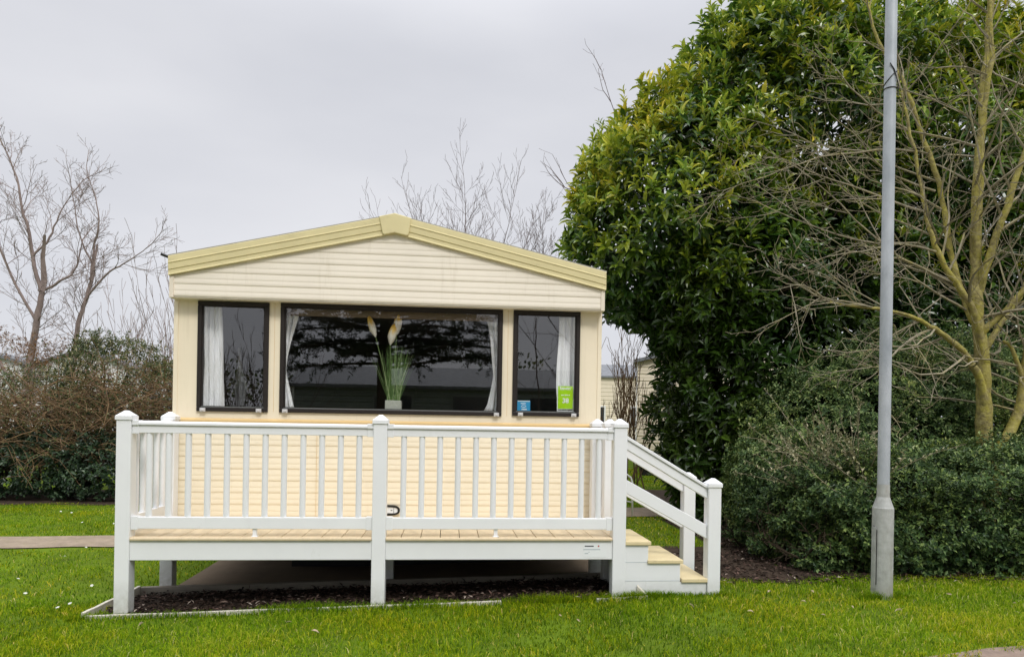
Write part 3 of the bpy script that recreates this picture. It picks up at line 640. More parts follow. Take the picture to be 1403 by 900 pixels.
def shell(ells,n,r,depth=.4,pw=2.,zmin=None,face=None):
    """points and outward directions in the outer shell of a union of ellipsoids (c, radii)"""
    A=np.array([ (e[1][0]*e[1][1]+e[1][1]*e[1][2]+e[1][0]*e[1][2]) for e in ells]); A=A/A.sum()
    P=[];Nn=[]; got=0
    while got<n:
        m=n*2; k=r.choice(len(ells),m,p=A); d=rand_dirs(m,r)
        if face is not None:
            keep=(d@np.array(face)>-.35)|(r.random(m)<.35); d=d[keep]; k=k[keep]; m=len(d)
        C=np.array([e[0] for e in ells])[k]; Rr=np.array([e[1] for e in ells])[k]
        if pw!=2: d=d/((np.abs(d)**pw).sum(1,keepdims=True)**(1/pw))
        q=1-depth*r.random(m)**1.6
        lump=1+.10*np.sin(d[:,0]*7+k*2)*np.sin(d[:,2]*6+k)+.07*np.sin(d[:,1]*11+d[:,2]*9)+.04*np.sin(d[:,0]*19+d[:,2]*23+k)
        p=C+d*Rr*(q*lump)[:,None]; nn=unit(d/Rr)
        ok=np.ones(m,bool)
        for i,e in enumerate(ells):
            u=(p-np.array(e[0]))/np.array(e[1]); ins=((np.abs(u)**pw).sum(1)**(1/pw))<(1-depth*.9); ok&=~(ins&(k!=i))
        if zmin is not None: ok&=p[:,2]>zmin
        P.append(p[ok]); Nn.append(nn[ok]); got+=ok.sum()
    return np.concatenate(P)[:n],np.concatenate(Nn)[:n]
def whorls(mb,P,Nn,r,nl,L,asp,tpl,up=.5,out=.6,spread=(.5,1.1),tintf=None,curl=1.):
    """leafy shoot tips: nl leaves spiralling round each shoot axis"""
    n=len(P); A=unit(Nn*out+np.array([0,0,up])+r.normal(0,.28,(n,3)))
    ref=np.where(np.abs(A[:,2:3])<.9,np.array([[0,0,1.]]),np.array([[1.,0,0]])); U=unit(np.cross(A,ref)); W=np.cross(A,U)
    ph=r.random(n)*2*pi
    for j in range(nl):
        t=j/nl; an=ph+j*2.4; o=(U*np.cos(an)[:,None]+W*np.sin(an)[:,None]); sp_=(spread[1]+(spread[0]-spread[1])*t)+r.normal(0,.12,n)
        ax=unit(A*np.cos(sp_)[:,None]+o*np.sin(sp_)[:,None]+np.array([0,0,-.12]))
        nr=unit(A*.8-o*.2+np.array([0,0,.55])+r.normal(0,.15,(n,3)))
        Ln=L*r.uniform(.65,1.2,n)*(1-.3*t); pos=P+A*(t*L*.75)[...,None] if np.ndim(t) else P+A*(t*L*.75)
        tt=r.random(n)*.55+.38*t*r.random(n) if tintf is None else tintf(P,t,r)
        leaves(mb,pos,ax,nr,Ln,Ln*asp*r.uniform(.85,1.15,n),np.clip(tt,0,1),tpl,curl)
def twig(p,d,L,n,r,wander=.12,up=0.,droop=0.):
    P=[np.array(p,float)]; d=unit(np.array(d,float)); s=L/n
    for i in range(n):
        d=unit(d+r.normal(0,wander,3)+np.array([0,0,up-droop*(i/n)])); P.append(P[-1]+d*s)
    return np.array(P)
def grow(mb,p,d,L,rad,lvl,r,o,root=True):
    """recursive branch; o: dict of per-level settings"""
    n=o['seg'][min(lvl,len(o['seg'])-1)]
    P=twig(p,d,L,n,r,o['wander'],o['up'],o.get('droop',0)); R0=rad; rr=np.linspace(R0,max(R0*o['taper'],o['rmin']),n+1)
    mb.tube(P,rr,o['sides'][min(lvl,len(o['sides'])-1)],cap=False,tint=min(1,lvl/4))
    branch(mb,P,rr,lvl,r,o,L)
def branch(mb,P,rr,lvl,r,o,L,t0=None):
    if lvl>=o['levels']: return
    nc=o['kids'][min(lvl,len(o['kids'])-1)]; t0=o['t0'] if t0 is None else t0
    T=np.linspace(t0,1,nc)+r.normal(0,.04,nc); n=len(P)-1; ph=r.random()*6.28
    for i,t in enumerate(T):
        t=min(.999,max(.02,t)); k=int(t*n); f=t*n-k; q=P[k]*(1-f)+P[k+1]*f; ax=unit(P[k+1]-P[k])
        ref=np.array([0,0,1.]) if abs(ax[2])<.9 else np.array([1.,0,0]); U=unit(np.cross(ax,ref)); W=np.cross(ax,U); a=ph+i*2.4+r.normal(0,.3)
        an=o['ang']*r.uniform(.7,1.25); nd=ax*cos(an)+(U*cos(a)+W*sin(a))*sin(an)
        if 'bias' in o: nd=nd+np.array(o['bias'])
        l2=L*o['ratio']*r.uniform(.6,1.15)*(1-.45*t); r2=max(o['rmin'],min(np.interp(t*n,np.arange(n+1),rr)*.72, l2*o.get('thick',.02)))
        grow(mb,q,nd,l2,r2,lvl+1,r,o)
def smoothpath(pts,k=4):
    P=np.array(pts,float); n=len(P); out=[]
    for i in range(n-1):
        a,b,c,d=P[max(0,i-1)],P[i],P[i+1],P[min(n-1,i+2)]
        for j in range(k):
            t=j/k; out.append(.5*((2*b)+(c-a)*t+(2*a-5*b+4*c-d)*t*t+(-a+3*b-3*c+d)*t**3))
    out.append(P[-1]); return np.array(out)

# ------------------------------------------------------------------ big laurel on the right
r=np.random.default_rng(11)
# centres/radii in metres; the crown overhangs to the left above the steps
E=[((3.75,4.4,4.35),(1.5,1.5,1.65)),((5.35,4.6,5.6),(1.8,1.6,1.9)),((8.8,5.0,6.1),(1.8,1.6,1.6)),((6.9,4.8,5.3),(2.1,1.7,2.3)),((8.9,4.9,4.6),(1.9,1.7,2.6)),
   ((4.62,4.3,1.9),(1.15,1.3,2.1)),((5.7,4.6,2.6),(1.7,1.5,2.5)),((7.6,4.8,2.5),(1.9,1.5,2.4)),((3.05,4.1,3.85),(.85,.9,.95)),((4.3,4.3,3.6),(1.25,1.3,1.5)),((4.15,4.2,5.15),(.8,.8,.75)),((4.9,4.3,6.3),(.75,.9,.8)),((4.42,4.0,1.0),(.85,1.0,1.1)),((3.9,4.0,3.05),(.7,.9,.75))]
lt=thing('laurel_tree','tall broad leafed evergreen laurel overhanging the right side of the caravan','tree',(5.2,4.5,.15))
m=MB()
def ltint(P,t,r):   # pale young tips; shade below and light at upper left put into tint
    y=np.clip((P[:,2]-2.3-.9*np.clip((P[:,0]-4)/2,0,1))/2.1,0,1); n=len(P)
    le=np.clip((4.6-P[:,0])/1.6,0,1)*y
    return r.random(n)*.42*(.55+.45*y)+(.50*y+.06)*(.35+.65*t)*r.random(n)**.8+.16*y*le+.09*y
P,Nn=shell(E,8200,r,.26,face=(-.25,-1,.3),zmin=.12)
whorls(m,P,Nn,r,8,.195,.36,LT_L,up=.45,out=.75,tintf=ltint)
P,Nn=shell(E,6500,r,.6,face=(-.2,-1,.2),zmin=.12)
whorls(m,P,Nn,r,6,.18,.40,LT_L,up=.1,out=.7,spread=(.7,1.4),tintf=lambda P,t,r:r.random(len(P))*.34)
# upright new shoots along the top edge
P,Nn=shell(E,1100,r,.04,face=(-.3,-1,.6),zmin=3.4); k=(Nn[:,2]>.15); P,Nn=P[k],Nn[k]
for q in range(5): whorls(m,P+np.array([0,0,1.])*(.085*q*r.random(len(P))[:,None]*(r.random(len(P))[:,None]<.8)),Nn,r,4,.12,.32,LT_L,up=1.6,out=.35,spread=(.25,.7),tintf=lambda P,t,r:.45+.5*r.random(len(P)))
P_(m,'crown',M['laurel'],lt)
m=MB(); o=dict(seg=[6,5,4],wander=.14,up=.10,taper=.45,rmin=.006,sides=[7,5,4],levels=3,kids=[7,6,5],t0=.25,ang=.75,ratio=.62,thick=.03)
for (x,y,dx,dz,L_) in ((4.7,4.4,-.12,1,3.9),(4.9,4.6,.05,1,4.6),(5.8,4.7,.0,1,4.6),(6.9,4.9,.1,1,4.5),(8.0,4.9,.12,1,4.2),(4.7,4.2,-.15,1,3.0)):
    grow(m,(x,y,.05),(dx,r.normal(0,.08),dz),L_,.085,0,r,o)
P_(m,'trunk',M['bark_inner'],lt)
# ------------------------------------------------------------------ low clipped shrub and mound behind
sh=thing('low_hedge','dense small leafed evergreen hedge behind the lamp post','hedge',(6,1.2,.16))
HB=[((4.85,1.55,.50),(1.27,1.05,.76)),((6.2,1.45,.50),(1.6,1.0,.80)),((7.9,1.5,.50),(1.7,1.05,.82)),((4.20,1.5,.42),(.62,.85,.64))]
m=MB(); r=np.random.default_rng(12)
P,Nn=shell(HB,22000,r,.24,pw=3.2,face=(-.1,-1,.5),zmin=.14)
st_=lambda P,t,r: np.clip(r.random(len(P))**1.3*.8+.25*np.clip((P[:,2]-.85)/.5,0,1)*r.random(len(P)),0,1)  # random tint, plus the light on the hedge top put into leaf colour
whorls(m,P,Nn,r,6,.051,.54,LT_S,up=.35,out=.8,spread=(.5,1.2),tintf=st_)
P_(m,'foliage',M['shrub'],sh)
m=MB(); o=dict(seg=[5,4],wander=.22,up=.03,taper=.5,rmin=.003,sides=[5,4],levels=2,kids=[7,5],t0=.3,ang=.8,ratio=.6,thick=.02)
for i in range(110):
    x=r.uniform(3.6,9); grow(m,(x,r.uniform(.8,2.0),.12),(r.normal(0,.4),r.normal(-.1,.25),1),.52,.013,0,r,o)
P_(m,'stems',M['bark_inner'],sh)
r=np.random.default_rng(13)
md=thing('mounded_shrub','rounded mound of small leafed evergreen rising round the foot of the bare tree','shrub',(6,2.8,.16))
MD=[((4.85,2.8,.85),(.95,1.1,1.22)),((5.75,2.85,1.0),(1.2,1.15,1.52)),((6.9,2.85,1.0),(1.3,1.2,1.56)),((8.2,2.85,.95),(1.4,1.2,1.45)),((4.25,2.3,.6),(.6,.85,.85))]
m=MB(); P,Nn=shell(MD,19000,r,.22,pw=2.3,face=(-.1,-1,.7),zmin=.3)
whorls(m,P,Nn,r,6,.055,.50,LT_S,up=.35,out=.7,spread=(.6,1.3),tintf=lambda P,t,r:.15+r.random(len(P))*.8)
P_(m,'foliage',M['shrub'],md)
m=MB()
for i in range(24): grow(m,(r.uniform(4.4,8.6),r.uniform(2.2,3.3),.12),(r.normal(0,.4),r.normal(-.1,.2),1),.70,.015,0,r,o)
P_(m,'stems',M['bark_inner'],md)
# straggly pale shrub at the left end
r=np.random.default_rng(14)
sg=thing('straggly_shrub','straggly shrub with long pale leafy sprays at the left end of the low hedge','shrub',(3.9,1.4,.16))
m=MB(); lv=MB()
for i in range(64):
    a=r.normal(0,.6)-.3; L_=r.uniform(.35,.9); z0=r.uniform(.65,1.05)
    P=twig((4.25+r.normal(0,.2),1.15+r.normal(0,.22),z0+.1),(a,r.normal(-.25,.35),r.uniform(.35,1.1)),L_,8,r,.10,up=.01)
    if i%9==0: P=twig((3.85,1.1,.8+.03*i%.5),(-1,r.normal(-.2,.2),r.uniform(.1,.7)),.75,8,r,.08)
    m.tube(P,np.linspace(.0045,.0015,9),4,cap=False)
    t=r.uniform(.15,1,26)*8; k=np.minimum(t.astype(int),7); f=(t-k)[:,None]; q=P[k]*(1-f)+P[k+1]*f; ax=unit(P[k+1]-P[k])
    oo=rand_dirs(26,r); leaves(lv,q,unit(ax*.6+oo),unit(rand_dirs(26,r)*.5+np.array([0,0,1])),r.uniform(.028,.05,26),r.uniform(.015,.026,26),r.random(26)**1.2,LT_S)
P_(m,'stems',M['bark_twig'],sg); P_(lv,'foliage',M['spray'],sg)

# ------------------------------------------------------------------ lichened bare tree
r=np.random.default_rng(21)
bt=thing('bare_tree','leafless multi stemmed tree with yellow lichen on its bark rising from the mounded shrub','tree',(5.96,1.5,1.2))
tm=MB(); tw=MB()
limbs=[ # (points, base radius, end radius, children bias)
 ([(5.97,1.52,.35),(5.965,1.50,1.2),(5.926,1.48,1.81),(5.881,1.48,2.33),(5.835,1.50,2.85),(5.856,1.53,3.37),(5.905,1.57,3.97),(5.955,1.60,4.57),(6.02,1.64,5.2),(6.1,1.66,6.0),(6.2,1.7,6.9)],.088,.024),
 ([(5.944,1.47,1.62),(5.828,1.42,1.957),(5.638,1.36,2.177),(5.414,1.30,2.32),(5.152,1.24,2.45),(4.93,1.2,2.53),(4.55,1.15,2.58),(4.05,1.1,2.62)],.046,.009),
 ([(5.90,1.46,2.05),(5.781,1.40,2.552),(5.553,1.36,2.846),(5.364,1.34,3.067),(5.233,1.34,3.362),(5.131,1.35,3.733),(5.05,1.37,4.2),(4.93,1.4,4.8)],.042,.012),
 ([(5.86,1.49,2.5),(5.737,1.6,2.924),(5.677,1.68,3.444),(5.593,1.74,4.04),(5.412,1.8,4.632),(5.233,1.84,5.15),(5.0,1.9,5.6),(4.8,1.9,6.2)],.040,.012),
 ([(5.85,1.48,2.85),(5.90,1.36,3.3),(6.03,1.28,3.82),(6.16,1.22,4.35),(6.23,1.18,4.94),(6.27,1.15,5.6),(6.35,1.1,6.4)],.042,.014),
 ([(5.845,1.50,3.2),(5.76,1.44,3.74),(5.79,1.40,4.49),(5.85,1.36,5.16),(5.80,1.34,5.9),(5.82,1.3,6.6)],.040,.014),
 ([(5.88,1.5,1.9),(5.99,1.55,2.25),(6.22,1.62,2.55),(6.5,1.7,2.85),(6.75,1.8,3.4),(6.85,1.85,4.1)],.040,.012),
 ([(5.87,1.46,2.42),(6.1,1.3,2.75),(6.35,1.2,3.2),(6.5,1.1,3.9),(6.55,1.05,4.7)],.034,.010),
]
oT=dict(seg=[6,5,4],wander=.17,up=.035,taper=.35,rmin=.0019,sides=[5,4,3],levels=3,kids=[5,4,3],t0=.18,ang=.72,ratio=.52,thick=.011)
for i,(pts,r0,r1) in enumerate(limbs):
    P=smoothpath(pts,4); n=len(P); rr=r0+(r1-r0)*np.linspace(0,1,n)**.8; rr=rr*(1+.06*np.sin(np.arange(n)*1.3+i))
    if i==0: rr[:4]*=1.25
    P=P+r.normal(0,.006,P.shape)
    tm.tube(P,rr,9,cap=False)
    Ltot=np.linalg.norm(np.diff(P,axis=0),axis=1).sum()
    nc=int(4.4*Ltot) if i else int(2.4*Ltot)
    t0=.35 if i==0 else .22
    for t in np.linspace(t0,.99,nc):
        k=min(n-2,int(t*(n-1))); ax=unit(P[k+1]-P[k]); a=r.random()*6.28; U=unit(np.cross(ax,[.3,1,.2])); W=np.cross(ax,U)
        an=r.uniform(.6,1.25); nd=ax*cos(an)+(U*cos(a)+W*sin(a))*sin(an)+np.array([-.22 if P[k][0]<6 else .1,-.12,.02])
        L2=r.uniform(.7,1.55)*(1-.35*t); grow(tw,P[k],nd,L2,min(rr[k]*.5,.006+.009*L2),1,r,oT)
    grow(tw,P[-1],unit(P[-1]-P[-3]),.9,r1*.8,1,r,oT)
# long horizontal sprays reaching left towards the laurel
for (a,b) in (((5.5,1.36,2.9),(-1,-.25,.18)),((5.3,1.34,3.2),(-1,-.2,.02)),((5.2,1.26,2.43),(-1,-.2,-.12)),((5.65,1.4,2.65),(-1,-.3,.05)),((5.15,1.35,3.6),(-1,-.1,.25)),((4.7,1.2,2.55),(-1,-.1,.25)),((5.45,1.6,3.9),(-1,-.2,.15)),((5.3,1.8,4.6),(-1,-.2,.3)),((5.6,1.7,3.3),(-1,-.35,.0)),((5.05,1.37,4.2),(-1,-.2,.0))):
    oo=dict(oT); oo['up']=.0; oo['wander']=.10; oo['seg']=[10,5,4]; oo['kids']=[7,5,3]; oo['taper']=.2
    grow(tw,a,b,r.uniform(1.5,2.2),.014,0,r,oo)
P_(tm,'trunk',M['bark_lichen'],bt,smooth=True); P_(tw,'branches',M['bark_twig'],bt)
# second leaning stem of the neighbouring tree at the right edge
b2=thing('bare_tree','leafless tree with a leaning lichened stem at the right edge of the photo','tree',(6.15,1.46,.5))
tm=MB(); tw=MB()
for pts,r0,r1 in (([(5.98,1.45,.3),(6.09,1.45,1.2),(6.20,1.45,1.44),(6.30,1.44,1.72),(6.345,1.44,2.1),(6.42,1.42,2.6),(6.55,1.4,3.2),(6.75,1.35,4.0),(6.85,1.3,5.0),(6.9,1.3,6.2)],.062,.02),([(6.33,1.44,1.95),(6.24,1.43,2.15),(6.16,1.42,2.3),(6.08,1.42,2.35)],.026,.012),([(6.55,1.4,3.2),(6.45,1.3,3.9),(6.5,1.2,4.7),(6.4,1.1,5.6)],.03,.012)):
    P=smoothpath(pts,4); n=len(P); rr=np.linspace(r0,r1,n); tm.tube(P,rr,9,cap=True)
    for t in np.linspace(.3,.99,int(3+4*np.linalg.norm(P[-1]-P[0]))):
        k=min(n-2,int(t*(n-1))); nd=unit(r.normal(0,1,3)*np.array([1,.6,.5])+np.array([-.3,-.1,.4])); grow(tw,P[k],nd,r.uniform(.6,1.2),min(rr[k]*.5,.012),1,r,oT)
P_(tm,'trunk',M['bark_lichen'],b2,smooth=True); P_(tw,'branches',M['bark_twig'],b2)

# ------------------------------------------------------------------ left hedge line
r=np.random.default_rng(31)
def shrub(name,label,cat,ells,n,leaf,asp,m_,nl=5,stems=20,depth=.3,group=None,pw=2.2,tf=None,stemmat='bark_inner',tpl=LT_S,up=.3,stemL=.7):
    c=np.mean([e[0] for e in ells],axis=0); zb=.0
    t=thing(name,label,cat,(c[0],c[1],zb),group)
    m=MB(); P,Nn=shell(ells,n,r,depth,pw=pw,face=(.2,-1,.4),zmin=.03); whorls(m,P,Nn,r,nl,leaf,asp,tpl,up=up,out=.6,spread=(.5,1.3),tintf=tf or (lambda P,t,r:r.random(len(P))))
    P_(m,'foliage',M[m_],t)
    m=MB(); oo=dict(seg=[5,4],wander=.2,up=.04,taper=.5,rmin=.005,sides=[5,4],levels=2,kids=[6,5],t0=.3,ang=.7,ratio=.6,thick=.02)
    for i in range(stems):
        e=ells[i%len(ells)]; grow(m,(e[0][0]+r.uniform(-.7,.7)*e[1][0],e[0][1]+r.uniform(-.3,.3)*e[1][1],zb),(r.normal(0,.3),r.normal(0,.2),1),(e[0][2]+e[1][2])*stemL,.022,0,r,oo)
    P_(m,'stems',M[stemmat],t); return t
LG='shrubs of the left hedge line'
shrub('evergreen_shrub','low dark glossy evergreen shrub at the bottom left below the brambles','shrub',[((-8.2,8.0,.45),(1.2,.8,.65)),((-6.9,8.0,.45),(1.1,.8,.70))],2300,.085,.6,'ivy',group=LG)
shrub('evergreen_shrub','low dark glossy evergreen shrub just left of the front left deck post','shrub',[((-5.5,7.85,.42),(.95,.75,.66)),((-4.4,7.85,.42),(.9,.75,.68))],2000,.085,.6,'ivy',group=LG)
shrub('climber_shrub','rounded green climber covered shrub standing highest in the left hedge line','shrub',[((-6.0,9.0,1.75),(1.1,.9,1.25)),((-5.1,9.0,1.5),(.9,.9,1.0)),((-6.35,8.9,2.2),(.45,.6,.75))],3300,.075,.5,'hedgeleaf',group=LG)
shrub('mixed_shrub','olive green thicket of small leaves at the far left above the brambles','shrub',[((-8.6,8.9,1.3),(1.3,.9,1.15)),((-7.3,8.9,1.25),(1.0,.9,1.1)),((-10.6,8.8,1.3),(1.3,.9,1.2))],3300,.065,.5,'hedgeleaf',group=LG,tf=lambda P,t,r:r.random(len(P))*.9)
shrub('mixed_shrub','brownish green thicket beside the left wall of the caravan','shrub',[((-3.9,9.0,1.3),(1.1,.9,1.2)),((-2.9,9.2,1.1),(.8,.8,1.0))],1900,.06,.5,'hedgeleaf',group=LG)
shrub('russet_bush','rust brown winter bush behind the hedge under the left bare tree','shrub',[((-10.4,12.5,1.9),(1.4,.9,1.6)),((-8.9,12.6,1.8),(1.1,.9,1.55))],2600,.06,.45,'russet',group=LG,stemmat='bark_pink')
def thicket(label,x0,x1,y0,y1,z0,z1,n,m_='bramble',leafm='hedgeleaf',nleaf=9,rad=.008):
    t=thing('bramble_thicket',label,'brambles',((x0+x1)/2,(y0+y1)/2,0),LG); m=MB(); lv=MB()
    for i in range(n):
        x=r.uniform(x0,x1); z=r.uniform(z0,z1)*.9; y=r.uniform(y0,y1); d=np.array([r.choice([-1,1])*r.uniform(.2,1.2),r.normal(-.25,.4),r.uniform(-.3,1.0)])
        L_=r.uniform(.5,1.5); P=twig((x,y,z),d,L_,7,r,.14,droop=.22); P[:,2]=np.clip(P[:,2],.05,None); rr=rad*r.uniform(.5,1.3)
        m.tube(P,np.linspace(rr,rr*.4,8),4,cap=False,tint=r.random())
        for q in range(2):
            k=r.integers(1,6); P2=twig(P[k],d+r.normal(0,.9,3),L_*.4,4,r,.16,droop=.1); m.tube(P2,np.linspace(rr*.5,rr*.25,5),3,cap=False)
        t_=r.uniform(.2,1,nleaf)*7; k=np.minimum(t_.astype(int),6); f=(t_-k)[:,None]; q=P[k]*(1-f)+P[k+1]*f
        leaves(lv,q,rand_dirs(nleaf,r),unit(rand_dirs(nleaf,r)+np.array([0,0,.9])),r.uniform(.03,.06,nleaf),r.uniform(.02,.035,nleaf),r.random(nleaf),LT_S)
    P_(m,'stems',M[m_],t); P_(lv,'leaves',M[leafm],t)
thicket('tangled brown arching bramble stems at the far left above the dark shrubs',-8.9,-6.2,7.3,8.2,.75,1.95,420)
thicket('tangled brown bramble stems left of the caravan behind the front left deck post',-6.2,-3.2,7.5,8.4,.7,2.2,460)
# ------------------------------------------------------------------ bare trees in the background
def baretree(label,limbs,o,seed,m1='bark_pink',group='leafless trees in the background',dens=3.0,Lr=(.9,1.9),name='bare_tree',bias=(0,0,.25),rt=.013,yscale=False):
    rr_=np.random.default_rng(seed); c=limbs[0][0][0]; t=thing(name,label,'tree',(c[0],c[1],0),group); a=MB(); b=MB()
    for i,(pts,r0,r1) in enumerate(limbs):
        P=smoothpath(pts,4); P=P+rr_.normal(0,.012,P.shape); n=len(P); ra=np.linspace(r0,r1,n)*(.72 if yscale else .58); a.tube(P,ra,8,cap=False)
        Lt=np.linalg.norm(np.diff(P,axis=0),axis=1).sum()
        for tt in np.linspace(.3 if i==0 else .15,.99,max(3,int(Lt*dens))):
            k=min(n-2,int(tt*(n-1))); ax=unit(P[k+1]-P[k]); ang=rr_.random()*6.28; U=unit(np.cross(ax,[.3,1,.2])); W=np.cross(ax,U); an=rr_.uniform(.5,1.1)
            nd=ax*cos(an)+(U*cos(ang)+W*sin(ang))*sin(an)+np.array(bias); grow(b,P[k],nd,rr_.uniform(*Lr)*(1-.3*tt),min(ra[k]*.55,rt),1,rr_,o)
        grow(b,P[-1],unit(P[-1]-P[-3]),rr_.uniform(*Lr),r1*.9,1,rr_,o)
    P_(a,'trunk',M[m1],t,smooth=True); P_(b,'twigs',M[m1],t); return t
oB=dict(seg=[6,5,4],wander=.16,up=.05,taper=.4,rmin=.0042,sides=[4,3,3],levels=3,kids=[6,6,5],t0=.2,ang=.6,ratio=.6,thick=.010)
y_=16.15
baretree('tall leafless tree with forked reddish trunk at the far left',[
 ([(-12.0,y_,0),(-11.85,y_,1.6),(-11.70,y_,2.9),(-11.5,y_,4.1),(-11.38,y_,5.0)],.20,.13),
 ([(-11.38,y_,5.0),(-11.65,y_,6.0),(-11.77,y_,6.7),(-11.95,y_,7.4),(-12.15,y_,8.3),(-12.5,y_,9.2)],.11,.03),
 ([(-11.38,y_,5.0),(-10.9,y_,5.3),(-10.48,y_,5.65),(-10.3,y_,6.4)],.08,.025),
 ([(-11.5,y_,4.1),(-12.1,y_,5.2),(-12.6,y_,6.3),(-13.0,y_,7.2)],.08,.03),
 ([(-11.65,y_,6.0),(-11.2,y_,6.6),(-10.95,y_,7.2),(-10.6,y_,7.9)],.06,.02),
 ([(-12.0,y_,2.2),(-12.5,y_,2.9),(-13.0,y_,3.6),(-13.9,y_,4.2)],.09,.03)],oB,41)
baretree('slimmer leafless tree with a branch reaching right towards the caravan roof',[
 ([(-10.5,16,0),(-10.45,16,2.0),(-10.28,16,4.05),(-10.1,16,4.7),(-9.94,16,5.33)],.13,.09),
 ([(-9.94,16,5.33),(-9.9,16,6.2),(-9.75,16,7.1),(-9.9,16,7.9)],.07,.02),
 ([(-10.1,16,4.8),(-9.4,15.9,5.6),(-8.9,15.9,5.9),(-8.37,15.86,6.3)],.06,.018),
 ([(-9.92,16,5.8),(-10.3,16,6.7),(-10.45,16,7.6)],.05,.02)],oB,42,Lr=(.8,1.6))
oC=dict(seg=[7,6,5],wander=.07,up=.10,taper=.35,rmin=.005,sides=[4,3,3],levels=2,kids=[5,4,3],t0=.3,ang=.38,ratio=.55,thick=.010)
def coppice(label,cx,cy,z,h,n,seed,wd=.9,m1='bark_dark'):
    rr_=np.random.default_rng(seed); t=thing('bare_shrub',label,'shrub',(cx,cy,0),'leafless upright shrubs'); a=MB()
    for i in range(n): grow(a,(cx+rr_.normal(0,wd*.35),cy+rr_.normal(0,.25),z),(rr_.normal(0,.30),rr_.normal(0,.12),1),h*rr_.uniform(.6,1.05),.016,0,rr_,oC)
    P_(a,'stems',M[m1],t); return t
coppice('upright leafless shrub at the left between the hedge and the caravan, nearer the wall',-6.0,12.6,0,4.5,15,51,.8,'bark_pink')
coppice('upright leafless shrub at the left between the hedge and the slim bare tree',-7.6,13.2,0,4.3,16,52,.9,'bark_pink')
oD=dict(oB); oD.update(wander=.07,up=.10,ang=.5,levels=3,kids=[5,5,3],rmin=.0038,ratio=.58)
yy=13.4+1.0
baretree('leafless tree with the tallest single shoot above the middle of the roof',[
 ([(1.0,yy,0),(1.0,yy,3.0),(.98,yy,5.0),(.93,yy,6.0),(.88,yy,7.0),(.84,yy,8.0)],.07,.008),
 ([(1.0,yy,4.4),(1.5,yy,5.4),(1.95,yy,6.4),(2.2,yy,7.6)],.04,.008),
 ([(1.0,yy,4.0),(.5,yy,5.0),(.2,yy,5.9),(-.1,yy,6.4)],.04,.01)],oD,61,m1='bark_dark',dens=2.7,Lr=(1.0,2.0),bias=(-.05,0,.2),rt=.014)
baretree('leafless tree with thin curved shoots above the left of the roof ridge',[
 ([(0.05,yy,0),(0.05,yy,3.0),(0.00,yy,4.6),(-0.15,yy,5.7),(-0.45,yy,6.7)],.06,.01),
 ([(0.05,yy,4.2),(-0.45,yy,5.0),(-0.85,yy,5.7),(-1.15,yy,6.2)],.035,.008),([(0.05,yy,4.4),(0.45,yy,5.4),(0.75,yy,6.4)],.035,.008)],oD,62,m1='bark_dark',dens=2.5,Lr=(.9,1.8),bias=(-.05,0,.2),rt=.013)
baretree('leafless spreading tree above the right slope of the roof',[
 ([(2.2,yy,0),(2.2,yy,3.0),(2.15,yy,4.6),(2.3,yy,5.6),(2.6,yy,6.5)],.06,.01),([(2.2,yy,4.0),(1.7,yy,5.2),(1.5,yy,6.3)],.035,.008)],oD,63,m1='bark_dark',dens=2.8,Lr=(.9,1.8),bias=(0,0,.2),rt=.013)
baretree('small leafless tree with a straight stem beside the laurel above the right roof end',[
 ([(3.15,yy,0),(3.15,yy,3.5),(3.12,yy,5.2),(3.1,yy,6.2),(3.08,yy,7.2)],.05,.008),([(3.15,yy,4.4),(3.7,yy,5.4),(4.0,yy,6.2)],.03,.008)],oD,64,m1='bark_dark',dens=4,Lr=(.7,1.2),bias=(0,0,.2),rt=.012)
# bare branches reaching out of the laurel towards the left
et=thing('bare_tree','leafless tree behind the laurel whose crooked branches reach left above the roof','tree',(4.6,8.2,0),'leafless trees in the background'); a=MB()
rr_=np.random.default_rng(66); oE=dict(oB); oE.update(levels=2,kids=[3,3,2],rmin=.003,wander=.12,t0=.35)
for pts,r0,r1 in (([(4.9,8.2,0),(4.8,8.2,3.5),(4.3,8.1,5.2),(3.8,8.0,6.1)],.09,.04),([(3.8,8.0,5.7),(3.3,7.95,5.85),(3.0,7.9,5.95),(2.7,7.9,5.9),(2.45,7.9,6.05)],.018,.005),([(3.8,8.0,6.1),(3.75,7.9,6.9),(3.5,7.9,7.6),(3.3,7.9,8.2)],.012,.004),([(3.6,8.0,6.0),(3.2,7.9,5.5),(2.9,7.9,5.3)],.02,.008)):
    P=smoothpath(pts,4); n=len(P); ra=np.linspace(r0,r1,n); a.tube(P,ra,6,cap=False)
    for k in range(n//3,n,2): grow(a,P[k],rr_.normal(0,.5,3)+np.array([-.3,0,.8]),rr_.uniform(.4,1.0),.009,1,rr_,oE)
P_(a,'branches',M['bark_dark'],et)
# seen in the gap right of the caravan
coppice('leafless brown shrub in the gap between the two caravans',4.05,8.6,0,2.9,20,71,.6,'bramble')
shrub('evergreen_shrub','small dark evergreen shrub against the right wall of the caravan in the gap','shrub',[((3.0,7.4,.5),(.45,.4,.55))],420,.06,.5,'ivy',stems=6)
